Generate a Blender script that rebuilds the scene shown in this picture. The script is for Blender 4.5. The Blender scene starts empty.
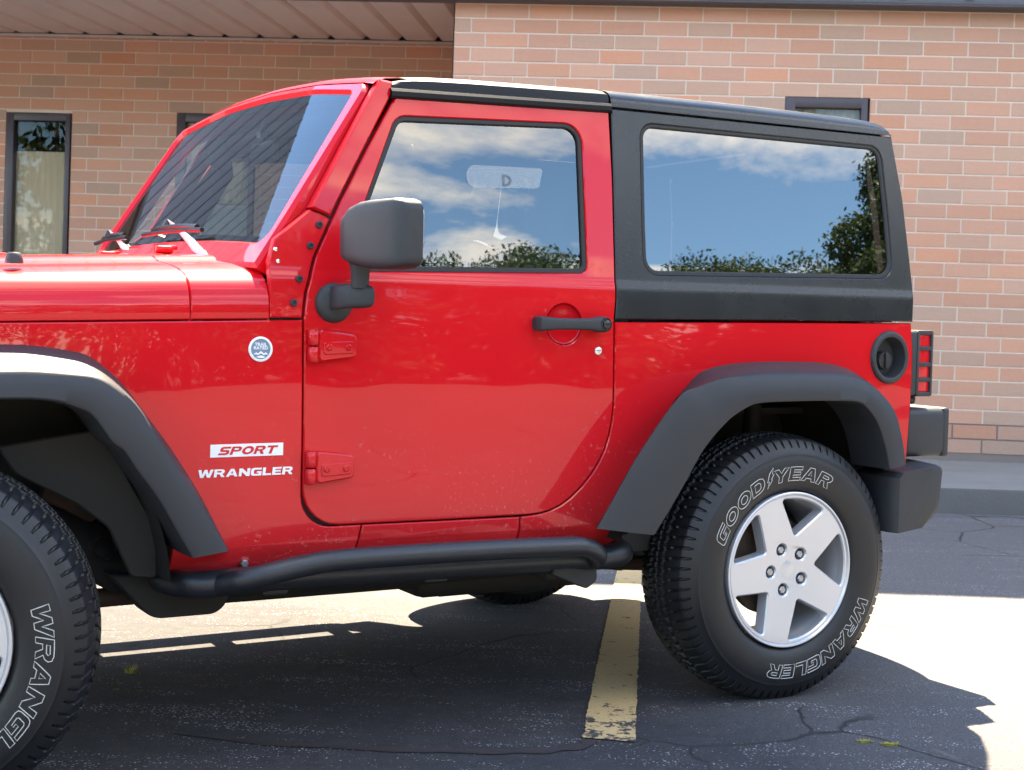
import bpy, bmesh, math, random
import numpy as np
from mathutils import Vector, Matrix
from mathutils.geometry import tessellate_polygon
random.seed(7); np.random.seed(7)
R_ = math.radians
SC = bpy.context.scene
COL = SC.collection
# ------------------------------------------------------------------ camera
cam = bpy.data.cameras.new('camera'); camo = bpy.data.objects.new('camera', cam); COL.objects.link(camo)
r_ = Vector((0.9967997, 0.0719689, 0.0347983)); u_ = Vector((-0.0364274, 0.0214483, 0.9991061)); f_ = Vector((-0.0711582, 0.9971762, -0.0240013))
camo.matrix_world = Matrix(((r_.x, u_.x, -f_.x, -0.5462078), (r_.y, u_.y, -f_.y, -4.4782880), (r_.z, u_.z, -f_.z, 1.0242120), (0, 0, 0, 1)))
cam.sensor_width = 36; cam.lens = 52.16342; cam.clip_start = 0.05; cam.clip_end = 3000
cam.dof.use_dof = True; cam.dof.focus_distance = 4.4; cam.dof.aperture_fstop = 9.0
SC.camera = camo
# ------------------------------------------------------------------ sun and sky
SUN = Vector((0.073, -0.595, -1.0)).normalized()
sl = bpy.data.lights.new('sun', 'SUN'); sl.energy = 4.6; sl.angle = R_(0.53); sl.color = (1.0, 0.95, 0.88)
so = bpy.data.objects.new('sun', sl); COL.objects.link(so); so.rotation_euler = SUN.to_track_quat('-Z', 'Y').to_euler(); so.location = (0, 10, 20)
W = bpy.data.worlds.new('World'); SC.world = W; W.use_nodes = True
SKY_STRENGTH = 0.10
def build_world():
    nt = W.node_tree; N = nt.nodes; L = nt.links; N.clear()
    out = N.new('ShaderNodeOutputWorld'); bg = N.new('ShaderNodeBackground'); bg.inputs['Strength'].default_value = SKY_STRENGTH
    sky = N.new('ShaderNodeTexSky'); sky.sky_type = 'NISHITA'; sky.sun_disc = False
    sky.sun_elevation = R_(59); sky.sun_rotation = R_(-7); sky.air_density = 1.0; sky.dust_density = 0.1; sky.ozone_density = 2.5
    tc = N.new('ShaderNodeTexCoord'); sep = N.new('ShaderNodeSeparateXYZ'); L.new(tc.outputs['Generated'], sep.inputs[0])
    zz = N.new('ShaderNodeMath'); zz.operation = 'ADD'; zz.inputs[1].default_value = 0.10; L.new(sep.outputs['Z'], zz.inputs[0])
    zc = N.new('ShaderNodeMath'); zc.operation = 'MAXIMUM'; zc.inputs[1].default_value = 0.06; L.new(zz.outputs[0], zc.inputs[0])
    dx = N.new('ShaderNodeMath'); dx.operation = 'DIVIDE'; L.new(sep.outputs['X'], dx.inputs[0]); L.new(zc.outputs[0], dx.inputs[1])
    dy = N.new('ShaderNodeMath'); dy.operation = 'DIVIDE'; L.new(sep.outputs['Y'], dy.inputs[0]); L.new(zc.outputs[0], dy.inputs[1])
    cb = N.new('ShaderNodeCombineXYZ'); L.new(dx.outputs[0], cb.inputs[0]); L.new(dy.outputs[0], cb.inputs[1])
    n1 = N.new('ShaderNodeTexNoise'); n1.inputs['Scale'].default_value = 1.35; n1.inputs['Detail'].default_value = 9; n1.inputs['Roughness'].default_value = 0.58; n1.inputs['Distortion'].default_value = 0.35
    L.new(cb.outputs[0], n1.inputs['Vector'])
    rp = N.new('ShaderNodeValToRGB'); rp.color_ramp.elements[0].position = 0.50; rp.color_ramp.elements[1].position = 0.66
    L.new(n1.outputs['Fac'], rp.inputs[0])
    mx = N.new('ShaderNodeMix'); mx.data_type = 'RGBA'
    mx.inputs['B'].default_value = (9.0, 9.2, 9.6, 1)
    L.new(rp.outputs['Color'], mx.inputs['Factor']); tint = N.new('ShaderNodeMix'); tint.data_type = 'RGBA'; tint.blend_type = 'MULTIPLY'; tint.inputs['Factor'].default_value = 1.0; tint.inputs['B'].default_value = (.67, .96, 1.25, 1)
    L.new(sky.outputs[0], tint.inputs['A']); L.new(tint.outputs['Result'], mx.inputs['A'])
    L.new(mx.outputs['Result'], bg.inputs['Color']); L.new(bg.outputs[0], out.inputs[0])
build_world()
SC.view_settings.view_transform = 'Standard'; SC.view_settings.look = 'None'; SC.view_settings.gamma = 1; SC.view_settings.use_curve_mapping = False
SC.view_settings.exposure = 2.98
SC.view_settings.use_white_balance = True; SC.view_settings.white_balance_temperature = 8900; SC.view_settings.white_balance_tint = 8
SC.render.engine = 'CYCLES'
SC.cycles.max_bounces = 10; SC.cycles.transparent_max_bounces = 16; SC.cycles.use_denoising = True; SC.cycles.sample_clamp_indirect = 6
# ------------------------------------------------------------------ materials
class NT:
    def __init__(s, name):
        s.m = bpy.data.materials.new(name); s.m.use_nodes = True; s.t = s.m.node_tree
        s.b = s.t.nodes['Principled BSDF']; s.o = s.t.nodes['Material Output']
    def n(s, typ, **kw):
        nd = s.t.nodes.new(typ)
        for k, v in kw.items():
            if k in nd.inputs.keys(): nd.inputs[k].default_value = v
            else: setattr(nd, k, v)
        return nd
    def l(s, a, b): s.t.links.new(a, b)
    def coord(s, kind='Object'): return s.n('ShaderNodeTexCoord').outputs[kind]
    def noise(s, vec, scale, detail=4, rough=.5, dist=0.0):
        nd = s.n('ShaderNodeTexNoise'); nd.inputs['Scale'].default_value = scale; nd.inputs['Detail'].default_value = detail; nd.inputs['Roughness'].default_value = rough; nd.inputs['Distortion'].default_value = dist
        s.l(vec, nd.inputs['Vector']); return nd.outputs['Fac']
    def ramp(s, fac, stops):
        nd = s.n('ShaderNodeValToRGB'); e = nd.color_ramp.elements
        while len(e) < len(stops): e.new(0.5)
        for el, (p, c) in zip(e, stops):
            el.position = p; el.color = (c, c, c, 1) if not isinstance(c, tuple) else (*c, 1)
        s.l(fac, nd.inputs[0]); return nd.outputs['Color']
    def mix(s, fac, a, b, blend='MIX'):
        nd = s.n('ShaderNodeMix'); nd.data_type = 'RGBA'; nd.blend_type = blend
        for v, k in ((fac, 'Factor'), (a, 'A'), (b, 'B')):
            if isinstance(v, (int, float)): nd.inputs[k].default_value = v
            elif isinstance(v, tuple): nd.inputs[k].default_value = (*v, 1)
            else: s.l(v, nd.inputs[k])
        return nd.outputs['Result']
    def math(s, op, a, b=0.0, c=0.0):
        nd = s.n('ShaderNodeMath'); nd.operation = op
        for i, v in enumerate((a, b, c)):
            if isinstance(v, (int, float)): nd.inputs[i].default_value = v
            else: s.l(v, nd.inputs[i])
        return nd.outputs[0]
    def bump(s, h, strength, dist, target=None):
        nd = s.n('ShaderNodeBump'); nd.inputs['Strength'].default_value = strength; nd.inputs['Distance'].default_value = dist
        s.l(h, nd.inputs['Height']); s.l(nd.outputs[0], s.b.inputs[target or 'Normal']); return nd
    def set(s, **kw):
        for k, v in kw.items():
            i = s.b.inputs[k.replace('_', ' ')]
            if isinstance(v, (int, float)): i.default_value = v
            elif isinstance(v, tuple): i.default_value = (*v, 1)
            else: s.l(v, i)
        return s
def plain(name, col, rough=.5, metal=0.0, var=.18, scale=14, bump=0.0, bscale=200, spec=.5):
    t = NT(name); v = t.coord()
    nz = t.noise(v, scale, 5)
    c = t.mix(nz, tuple(x * (1 - var) for x in col), tuple(min(1, x * (1 + var)) for x in col))
    t.set(Base_Color=c, Metallic=metal, Roughness=t.math('MULTIPLY_ADD', nz, .16, rough - .08)); t.b.inputs['Specular IOR Level'].default_value = spec
    if bump: t.bump(t.noise(v, bscale, 3), bump, .002)
    return t.m
M = {}
def car_paint():
    t = NT('red_paint'); v = t.coord()
    big = t.noise(v, 1.6, 2, .4); dust = t.noise(v, 70, 6, .75); dmask = t.noise(v, 5, 4, .6)
    sep = t.n('ShaderNodeSeparateXYZ'); t.l(v, sep.inputs[0])
    low = t.ramp(sep.outputs['Z'], [(0.5, 1.0), (0.95, 0.0)])
    d = t.math('MULTIPLY', t.ramp(dust, [(.58, 0.0), (.68, 1.0)]), t.math('MULTIPLY', t.ramp(dmask, [(.42, 0.0), (.60, 1.0)]), low))
    film = t.math('MULTIPLY', low, .05)
    c = t.mix(big, (.58, .0052, .0115), (.63, .0062, .0135))
    c = t.mix(film, c, (.50, .30, .28))
    c = t.mix(t.math('MULTIPLY', d, .38), c, (.62, .55, .5))
    t.set(Base_Color=c, Roughness=.42, Metallic=0.0)
    t.b.inputs['Coat Weight'].default_value = 1.0; t.b.inputs['Coat IOR'].default_value = 1.39; t.b.inputs['Specular IOR Level'].default_value = .07
    t.set(Coat_Roughness=t.math('MULTIPLY_ADD', d, .3, .02))
    wav = t.n('ShaderNodeBump'); wav.inputs['Strength'].default_value = .22; wav.inputs['Distance'].default_value = .012
    t.l(t.noise(v, 3.2, 1, .3), wav.inputs['Height']); t.l(wav.outputs[0], t.b.inputs['Coat Normal'])
    return t.m
M['red'] = car_paint()
M['plastic'] = plain('grained_plastic', (.030, .032, .036), .50, 0, .22, 9, .25, 900, .35)
M['flare'] = plain('flare_plastic', (.030, .032, .037), .50, 0, .2, 6, .2, 900, .3)
M['hardtop'] = plain('black_hard_top_paint', (.008, .009, .011), .27, 0, .15, 8, .12, 500, .5)
M['roofpaint'] = plain('black_roof_paint', (.009, .010, .012), .52, 0, .15, 8, .12, 500, .22)
M['blackgloss'] = plain('black_gloss', (.012, .013, .016), .22, 0, .1)
M['seal'] = plain('rubber_seal', (.012, .012, .013), .6)
M['rubber'] = plain('tyre_rubber', (.0085, .009, .011), .46, 0, .35, 12, .2, 300, .45)
M['letter'] = plain('raised_white_letter', (.55, .54, .52), .6)
M['silver'] = plain('silver_wheel_paint', (.57, .58, .61), .30, .55, .05, 6)
M['steel'] = plain('steel', (.42, .42, .44), .35, .9)
M['rust'] = plain('rusty_steel', (.075, .045, .032), .75, .2, .5, 22, .4, 60)
M['under'] = plain('underbody', (.022, .020, .019), .75, 0, .4, 9, .3, 50)
M['liner'] = plain('wheel_liner', (.020, .0165, .014), .75, 0, .5, 6, .3, 40)
M['tube'] = plain('black_powder_coat', (.016, .018, .023), .38, 0, .3, 40, .35, 260)
M['white'] = plain('white_vinyl', (.78, .79, .82), .45, 0, .04)
M['badgeblue'] = plain('badge_blue', (.16, .24, .33), .35, .2, .15, 60)
M['interior'] = plain('interior_trim', (.018, .018, .020), .7)
M['seatfab'] = plain('seat_fabric', (.05, .048, .047), .85, 0, .2, 60)
M['redlens'] = plain('red_lens', (.62, .012, .02), .12, 0, .2, 40)
M['amberlens'] = plain('amber_lens', (.7, .25, .03), .15)
M['clear'] = plain('lamp_glass', (.6, .6, .62), .08, .4)
M['chrome'] = plain('key_chrome', (.72, .72, .7), .22, .9)
M['wiperarm'] = plain('sunlit_wiper_arm', (.80, .80, .80), .35, 0)  # black arms coloured near white: the sun's highlight painted in
def glass(name, tint, ior, rough=0.0, dirt=.0):
    t = NT(name); t.t.nodes.remove(t.b)
    tr = t.n('ShaderNodeBsdfTransparent'); tr.inputs[0].default_value = (*tint, 1)
    gl = t.n('ShaderNodeBsdfGlossy'); gl.inputs['Roughness'].default_value = rough
    fr = t.n('ShaderNodeFresnel'); fr.inputs['IOR'].default_value = ior
    mx = t.n('ShaderNodeMixShader'); t.l(fr.outputs[0], mx.inputs[0]); t.l(tr.outputs[0], mx.inputs[1]); t.l(gl.outputs[0], mx.inputs[2])
    if dirt:
        df = t.n('ShaderNodeBsdfDiffuse'); df.inputs[0].default_value = (.5, .5, .5, 1)
        m2 = t.n('ShaderNodeMixShader'); f = t.noise(t.coord(), 3, 5); t.l(t.math('MULTIPLY', f, dirt), m2.inputs[0]); t.l(mx.outputs[0], m2.inputs[1]); t.l(df.outputs[0], m2.inputs[2]); mx = m2
    t.l(mx.outputs[0], t.o.inputs['Surface']); return t.m
M['windshield'] = glass('windshield_glass', (.66, .71, .68), 1.52, 0, .01)
M['sideglass'] = glass('door_glass', (.40, .43, .42), 2.3, 0)
M['tintglass'] = glass('dark_tinted_glass', (.10, .11, .115), 2.5, 0)
M['winglass'] = glass('window_glass', (.76, .78, .75), 1.45, 0)
# building materials
def brick_mat():
    t = NT('wall_brick'); v = t.coord()
    a = t.n('ShaderNodeAttribute'); a.attribute_name = 'tone'
    st = t.n('ShaderNodeMapping'); st.inputs['Scale'].default_value = (5, 5, 90); t.l(v, st.inputs[0])
    streak = t.noise(st.outputs[0], 1.0, 5, .6); sp = t.noise(v, 45, 5, .6); blot = t.noise(v, 1.1, 4, .6)
    c = t.mix(t.math('MULTIPLY', streak, .5), a.outputs['Color'], t.mix(1.0, a.outputs['Color'], (.72, .72, .74), 'MULTIPLY'))
    c = t.mix(t.math('MULTIPLY', sp, .35), c, (.55, .40, .33)); c = t.mix(t.math('MULTIPLY', blot, .22), c, (.36, .30, .29))
    t.set(Base_Color=c, Roughness=.85); t.bump(t.math('ADD', streak, sp), .35, .004); return t.m
M['brick'] = brick_mat()
def mortar_mat():
    t = NT('mortar'); v = t.coord(); sep = t.n('ShaderNodeSeparateXYZ'); t.l(v, sep.inputs[0])
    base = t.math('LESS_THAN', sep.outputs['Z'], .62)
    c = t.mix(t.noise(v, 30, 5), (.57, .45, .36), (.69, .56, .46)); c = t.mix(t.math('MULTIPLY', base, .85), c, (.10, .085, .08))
    t.set(Base_Color=c, Roughness=.9); t.bump(t.noise(v, 120, 3), .4, .002); return t.m
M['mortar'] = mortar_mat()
M['bronze'] = plain('dark_bronze_frame', (.058, .044, .050), .4, .2, .12)
M['soffit'] = plain('painted_soffit_metal', (.76, .61, .53), .5, .0, .08, 3)
M['soffittrim'] = plain('soffit_trim', (.5, .43, .38), .5)
M['roofmetal'] = plain('blue_grey_roof_metal', (.26, .28, .33), .42, .2, .08, 4)
M['gutter'] = plain('grey_gutter', (.085, .085, .10), .5, .2)
M['blind'] = plain('tan_vertical_blind', (.82, .67, .50), .8, 0, .03, 3)
M['dark'] = plain('dark_room', (.02, .02, .02), .9)
M['roomwall'] = plain('room_wall', (.5, .5, .47), .9)
def concrete_mat():
    t = NT('kerb_concrete'); v = t.coord()
    a = t.noise(v, 3, 6, .65); b = t.noise(v, 60, 4)
    c = t.mix(a, (.115, .112, .109), (.235, .229, .222)); c = t.mix(t.math('MULTIPLY', b, .4), c, (.15, .145, .14))
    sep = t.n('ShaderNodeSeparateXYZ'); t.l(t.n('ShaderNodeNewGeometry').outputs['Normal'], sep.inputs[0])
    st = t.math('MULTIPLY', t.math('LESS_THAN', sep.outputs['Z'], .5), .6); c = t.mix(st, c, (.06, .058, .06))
    t.set(Base_Color=c, Roughness=.9); t.bump(b, .5, .006); return t.m
M['concrete'] = concrete_mat()
def asphalt_mat():
    t = NT('asphalt'); v = t.coord()
    sep = t.n('ShaderNodeSeparateXYZ'); t.l(v, sep.inputs[0])
    fine = t.noise(v, 150, 4, .75); mid = t.noise(v, 18, 5, .65); big = t.noise(v, 1.3, 5, .6, .4)
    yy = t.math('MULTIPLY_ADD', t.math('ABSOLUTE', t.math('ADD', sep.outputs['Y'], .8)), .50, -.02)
    age_shade = t.ramp(t.math('ADD', t.math('ADD', t.math('MULTIPLY', sep.outputs['X'], .55), yy), t.math('MULTIPLY', t.math('SUBTRACT', big, .5), .8)), [(.0, 0.0), (.85, 1.0)])  # sealed and darker near the car, with the car's shade painted in
    c = t.mix(age_shade, (.021, .021, .028), (.130, .128, .133))
    lot = t.ramp(t.math('MULTIPLY_ADD', sep.outputs['Y'], -.25, -.75), [(.0, 0.0), (1.0, 1.0)])  # unseen lot made paler to bounce more light onto the walls
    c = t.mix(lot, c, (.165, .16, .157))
    c = t.mix(t.math('MULTIPLY', t.ramp(mid, [(.35, 0.0), (.75, 1.0)]), .5), c, t.mix(.5, c, (.13, .125, .13)))
    c = t.mix(t.ramp(fine, [(.34, .75), (.60, 0.0)]), c, (.010, .010, .012))
    c = t.mix(t.ramp(fine, [(.58, 0.0), (.74, .22)]), c, (.24, .235, .24))
    # exposed pale stones, gathered in worn streaks
    vo = t.n('ShaderNodeTexVoronoi'); vo.inputs['Scale'].default_value = 115; t.l(v, vo.inputs['Vector'])
    mp = t.n('ShaderNodeMapping'); mp.inputs['Scale'].default_value = (1.1, 4.2, 1); t.l(v, mp.inputs[0])
    worn = t.ramp(t.noise(mp.outputs[0], 1.5, 6, .7), [(.46, 0.0), (.66, 1.0)])
    pick = t.math('GREATER_THAN', t.noise(v, 130, 2, .5), t.math('MULTIPLY_ADD', worn, -.22, .70))
    stone = t.math('MULTIPLY', t.math('LESS_THAN', vo.outputs['Distance'], .40), pick)
    c = t.mix(t.math('MULTIPLY', stone, .75), c, (.50, .49, .51))
    # cracks
    wv = t.n('ShaderNodeMapping'); t.l(v, wv.inputs[0]); 
    nz = t.n('ShaderNodeTexNoise'); nz.inputs['Scale'].default_value = 2.2; nz.inputs['Detail'].default_value = 6; t.l(v, nz.inputs['Vector'])
    dv = t.n('ShaderNodeMix'); dv.data_type = 'VECTOR'; dv.inputs['Factor'].default_value = .22; t.l(v, dv.inputs['A']); t.l(nz.outputs['Color'], dv.inputs['B'])
    vc = t.n('ShaderNodeTexVoronoi'); vc.feature = 'DISTANCE_TO_EDGE'; vc.inputs['Scale'].default_value = 1.63; t.l(dv.outputs['Result'], vc.inputs['Vector'])
    crk = t.math('MULTIPLY', t.ramp(vc.outputs['Distance'], [(.003, 1.0), (.011, 0.0)]), t.ramp(t.noise(v, .9, 3), [(.52, 0.0), (.60, 1.0)]))
    c = t.mix(crk, c, (.012, .011, .011))
    t.set(Base_Color=c, Roughness=.82)
    h = t.math('SUBTRACT', t.math('ADD', fine, t.math('MULTIPLY', stone, .25)), t.math('MULTIPLY', crk, 1.5))
    t.bump(h, .7, .006); return t.m
M['asphalt'] = asphalt_mat()
def line_mat():
    t = NT('worn_yellow_paint'); v = t.coord()
    w = t.noise(v, 28, 7, .75); w2 = t.noise(v, 5, 4, .6); fine = t.noise(v, 240, 3)
    sep = t.n('ShaderNodeSeparateXYZ'); t.l(v, sep.inputs[0])
    endw = t.ramp(t.math('MULTIPLY_ADD', sep.outputs['Y'], -1.6, .1), [(.2, 0.0), (.9, .13)])
    gone = t.ramp(t.math('ADD', w, endw), [(.60, 0.0), (.64, 1.0)])
    c = t.mix(w2, (.56, .37, .17), (.66, .47, .24)); c = t.mix(t.ramp(fine, [(.3, .5), (.6, 0.0)]), c, (.28, .21, .11)); c = t.mix(gone, c, (.045, .043, .045))
    t.set(Base_Color=c, Roughness=.75); t.bump(t.math('SUBTRACT', fine, gone), .5, .004); return t.m
M['line'] = line_mat()
def leaf_mat():
    t = NT('leaf'); a = t.n('ShaderNodeAttribute'); a.attribute_name = 'tone'
    t.set(Base_Color=a.outputs['Color'], Roughness=.5)
    tl = t.n('ShaderNodeBsdfTranslucent'); t.l(a.outputs['Color'], tl.inputs[0]); mx = t.n('ShaderNodeMixShader'); mx.inputs[0].default_value = .3
    t.l(t.b.outputs[0], mx.inputs[1]); t.l(tl.outputs[0], mx.inputs[2]); t.l(mx.outputs[0], t.o.inputs['Surface']); return t.m
M['leaf'] = leaf_mat(); M['bark'] = plain('bark', (.09, .065, .05), .9, 0, .4, 20, .5, 40)
# ------------------------------------------------------------------ mesh helpers
def link(name, me, mat=None, parent=None, sharp=35):
    o = bpy.data.objects.new(name, me); COL.objects.link(o)
    if mat is not None and not me.materials:
        for m in (mat if isinstance(mat, (list, tuple)) else [mat]): me.materials.append(m)
    if sharp and len(me.polygons):
        me.polygons.foreach_set('use_smooth', [True] * len(me.polygons)); me.set_sharp_from_angle(angle=R_(sharp))
    if parent: o.parent = parent
    return o
def fin(bm, name, mat=None, parent=None, sharp=35, recalc=False):
    if recalc: bmesh.ops.recalc_face_normals(bm, faces=bm.faces[:])
    me = bpy.data.meshes.new(name); bm.to_mesh(me); bm.free(); return link(name, me, mat, parent, sharp)
def empty(name, parent=None, loc=(0, 0, 0)):
    o = bpy.data.objects.new(name, None); COL.objects.link(o); o.location = loc; o.empty_display_size = .1
    if parent: o.parent = parent
    return o
def tag(o, label, cat, group=None):
    o['label'] = label; o['category'] = cat
    if group: o['group'] = group
def box(bm, c, s, bev=0.0, seg=2, rot=None, mi=0, taper=None):
    r = bmesh.ops.create_cube(bm, size=1.0); vs = r['verts']
    for v in vs:
        if taper: 
            k = taper[0] if v.co.z > 0 else 1.0; v.co.x *= k; v.co.y *= (taper[1] if v.co.z > 0 else 1.0)
        v.co = Vector((v.co.x * s[0], v.co.y * s[1], v.co.z * s[2]))
    if bev:
        es = list({e for v in vs for e in v.link_edges})
        g = bmesh.ops.bevel(bm, geom=vs + es, offset=bev, segments=seg, affect='EDGES', profile=.5)
        vs = list({v for f in g['faces'] for v in f.verts} | {v for v in vs if v.is_valid})
    mt = Matrix.Translation(Vector(c)) @ (rot.to_4x4() if rot else Matrix())
    for v in vs: v.co = mt @ v.co
    if mi:
        for f in {f for v in vs for f in v.link_faces}: f.material_index = mi
    return vs
def smooth_path(pts, n=6):
    P = [Vector(p) for p in pts]; out = []
    for i in range(len(P) - 1):
        p0 = P[max(i - 1, 0)]; p1 = P[i]; p2 = P[i + 1]; p3 = P[min(i + 2, len(P) - 1)]
        for k in range(n):
            t = k / n
            out.append(.5 * ((2 * p1) + (p2 - p0) * t + (2 * p0 - 5 * p1 + 4 * p2 - p3) * t * t + (3 * p1 - p0 - 3 * p2 + p3) * t ** 3))
    out.append(P[-1]); return out
def tube(bm, pts, r, n=14, closed=False, cap=True):
    P = [Vector(p) for p in pts]; rings = []; m = len(P)
    prev = None
    for i, p in enumerate(P):
        if closed: d = (P[(i + 1) % m] - P[i - 1])
        else: d = (P[min(i + 1, m - 1)] - P[max(i - 1, 0)])
        d.normalize()
        if prev is None:
            a = Vector((0, 0, 1)) if abs(d.z) < .9 else Vector((1, 0, 0)); prev = (a - d * a.dot(d)).normalized()
        else: prev = (prev - d * prev.dot(d)).normalized()
        b = d.cross(prev); rr = r[i] if isinstance(r, (list, tuple)) else r
        rings.append([bm.verts.new(p + prev * rr * math.cos(2 * math.pi * k / n) + b * rr * math.sin(2 * math.pi * k / n)) for k in range(n)])
    for i in range(m if closed else m - 1):
        A, B = rings[i], rings[(i + 1) % m]
        for k in range(n): bm.faces.new((A[k], A[(k + 1) % n], B[(k + 1) % n], B[k]))
    if cap and not closed:
        bm.faces.new(rings[0][::-1]); bm.faces.new(rings[-1])
def lathe(bm, prof, n=48, c=(0, 0, 0), axis='y', cap=False):
    """prof: (a, r); a runs along the axis"""
    rings = []
    for a, r in prof:
        ring = []
        for k in range(n):
            th = 2 * math.pi * k / n; ca, sa = r * math.cos(th), r * math.sin(th)
            co = {'y': (ca, a, sa), 'x': (a, ca, sa), 'z': (ca, sa, a)}[axis]
            ring.append(bm.verts.new(Vector(c) + Vector(co)))
        rings.append(ring)
    for A, B in zip(rings, rings[1:]):
        for k in range(n): bm.faces.new((A[k], A[(k + 1) % n], B[(k + 1) % n], B[k]))
    if cap: bm.faces.new(rings[0]); bm.faces.new(rings[-1])
def loft(bm, rows, closed_u=False, mi=0):
    V = [[bm.verts.new(p) for p in r] for r in rows]; out = []
    for A, B in zip(V, V[1:]):
        m = len(A)
        for k in range(m if closed_u else m - 1):
            try: f = bm.faces.new((A[k], A[(k + 1) % m], B[(k + 1) % m], B[k])); f.material_index = mi; out.append(f)
            except ValueError: pass
    return V, out
def fillet(pts, seg=7):
    """closed outline; points (u, v) or (u, v, radius)"""
    out = []; n = len(pts)
    for i in range(n):
        p = pts[i]; P = Vector(p[:2]); r = p[2] if len(p) > 2 else 0
        if r <= 0: out.append((P.x, P.y)); continue
        A = Vector(pts[i - 1][:2]) - P; B = Vector(pts[(i + 1) % n][:2]) - P
        la, lb = A.length, B.length; A.normalize(); B.normalize()
        ang = A.angle(B); d = min(r / max(math.tan(ang / 2), 1e-4), la * .48, lb * .48); rr = d * math.tan(ang / 2)
        C = P + (A + B).normalized() * (rr / math.sin(ang / 2))
        a0 = P + A * d; b0 = P + B * d
        v0 = a0 - C; v1 = b0 - C; tot = v0.angle(v1); sgn = 1 if v0.cross(v1) > 0 else -1
        for k in range(seg + 1):
            th = sgn * tot * k / seg; c, s = math.cos(th), math.sin(th)
            out.append((C.x + v0.x * c - v0.y * s, C.y + v0.x * s + v0.y * c))
    return out
def circle2(cx, cy, r, n=40, ry=None): return [(cx + r * math.cos(2 * math.pi * k / n), cy + (ry or r) * math.sin(2 * math.pi * k / n)) for k in range(n)]
def inset(P, d):
    P = [Vector(p[:2]) for p in P]; n = len(P); A = sum(P[i].x * P[(i + 1) % n].y - P[(i + 1) % n].x * P[i].y for i in range(n)); s_ = 1 if A > 0 else -1; out = []
    for i in range(n):
        a = P[i] - P[i - 1]; b = P[(i + 1) % n] - P[i]
        if a.length < 1e-9: a = b
        if b.length < 1e-9: b = a
        na = Vector((-a.y, a.x)).normalized(); nb = Vector((-b.y, b.x)).normalized(); m = na + nb
        if m.length < 1e-6: m = na.copy()
        m.normalize(); k = max(.4, m.dot(na)); q = P[i] + m * (s_ * d / k); out.append((q.x, q.y))
    return out
def panel(bm, outer, holes=(), mp=None, gap=.0025, r=.003, depth=.018, us=(), vs=(), mi=0, flip=False, back=False):
    """A sheet with thickness: flat outline in (u, v), mapped to space by mp(u, v, d); rounded rim of radius r, turned in by depth."""
    t = bmesh.new()
    loops = [inset(outer, gap + r)] + [inset(h, -(gap + r)) for h in holes]
    flat = [p for l in loops for p in l]
    V = [t.verts.new((p[0], p[1], 0)) for p in flat]
    for tri in tessellate_polygon([[Vector((p[0], p[1], 0)) for p in l] for l in loops]):
        try: t.faces.new([V[i] for i in tri])
        except ValueError: pass
    for val in us:
        bmesh.ops.bisect_plane(t, geom=t.verts[:] + t.edges[:] + t.faces[:], plane_co=(val, 0, 0), plane_no=(1, 0, 0), dist=1e-6)
    for val in vs:
        bmesh.ops.bisect_plane(t, geom=t.verts[:] + t.edges[:] + t.faces[:], plane_co=(0, val, 0), plane_no=(0, 1, 0), dist=1e-6)
    bmesh.ops.dissolve_degenerate(t, dist=2e-5, edges=t.edges[:])
    t.normal_update()
    for f in t.faces:
        if f.normal.z < 0: f.normal_flip()
    be = [e for e in t.edges if len(e.link_faces) == 1]
    nrm = {}
    for e in be:
        f = e.link_faces[0]; a, b = e.verts; d = (b.co - a.co); n = Vector((d.y, -d.x, 0))
        if n.length < 1e-9: continue
        n.normalize(); c = f.calc_center_median()
        if n.dot(c - a.co) > 0: n = -n
        for v in (a, b): nrm.setdefault(v, []).append(n)
    off = {}
    for v, ns in nrm.items():
        s = sum(ns, Vector()); 
        if s.length < 1e-6: s = ns[0].copy()
        s.normalize(); k = max(.35, s.dot(ns[0])); off[v] = s / k
    new = {}
    def put(u, v, d): return bm.verts.new(mp(u, v, d))
    top = {}; R1 = {}; R2 = {}
    for v in t.verts:
        if v in off:
            o = off[v]; q = v.co; top[v] = put(q.x, q.y, 0)
            q = v.co + o * r; R1[v] = put(q.x, q.y, r); R2[v] = put(q.x, q.y, r + depth)
        else: top[v] = put(v.co.x, v.co.y, 0)
    def mk(vs_):
        if flip: vs_ = vs_[::-1]
        try: f = bm.faces.new(vs_); f.material_index = mi
        except ValueError: pass
    for f in t.faces: mk([top[v] for v in f.verts])
    for e in be:
        f = e.link_faces[0]; a, b = e.verts
        lv = [l.vert for l in f.loops]; i = lv.index(a)
        if lv[(i + 1) % len(lv)] is not b: a, b = b, a
        mk([top[b], top[a], R1[a], R1[b]]); mk([R1[b], R1[a], R2[a], R2[b]])
    if back:
        for f in t.faces: mk([(R2.get(v) or top[v]) for v in f.verts][::-1]) if all(v in R2 for v in f.verts) else None
    t.free()
# ------------------------------------------------------------------ the ground
GX, GY = .0117601, .0252632           # the lot falls gently towards the viewer
def gz(x, y): return GX * x + GY * y
def flat_quad(name, pts, mat, dz=0.0, parent=None):
    bm = bmesh.new(); vs = [bm.verts.new((x, y, gz(x, y) + dz)) for x, y in pts]; bm.faces.new(vs); return fin(bm, name, mat, parent, None)
g = flat_quad('parking_lot', [(-260, -260), (260, -260), (260, 260), (-260, 260)], M['asphalt'], -.0005); g['kind'] = 'structure'
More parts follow.
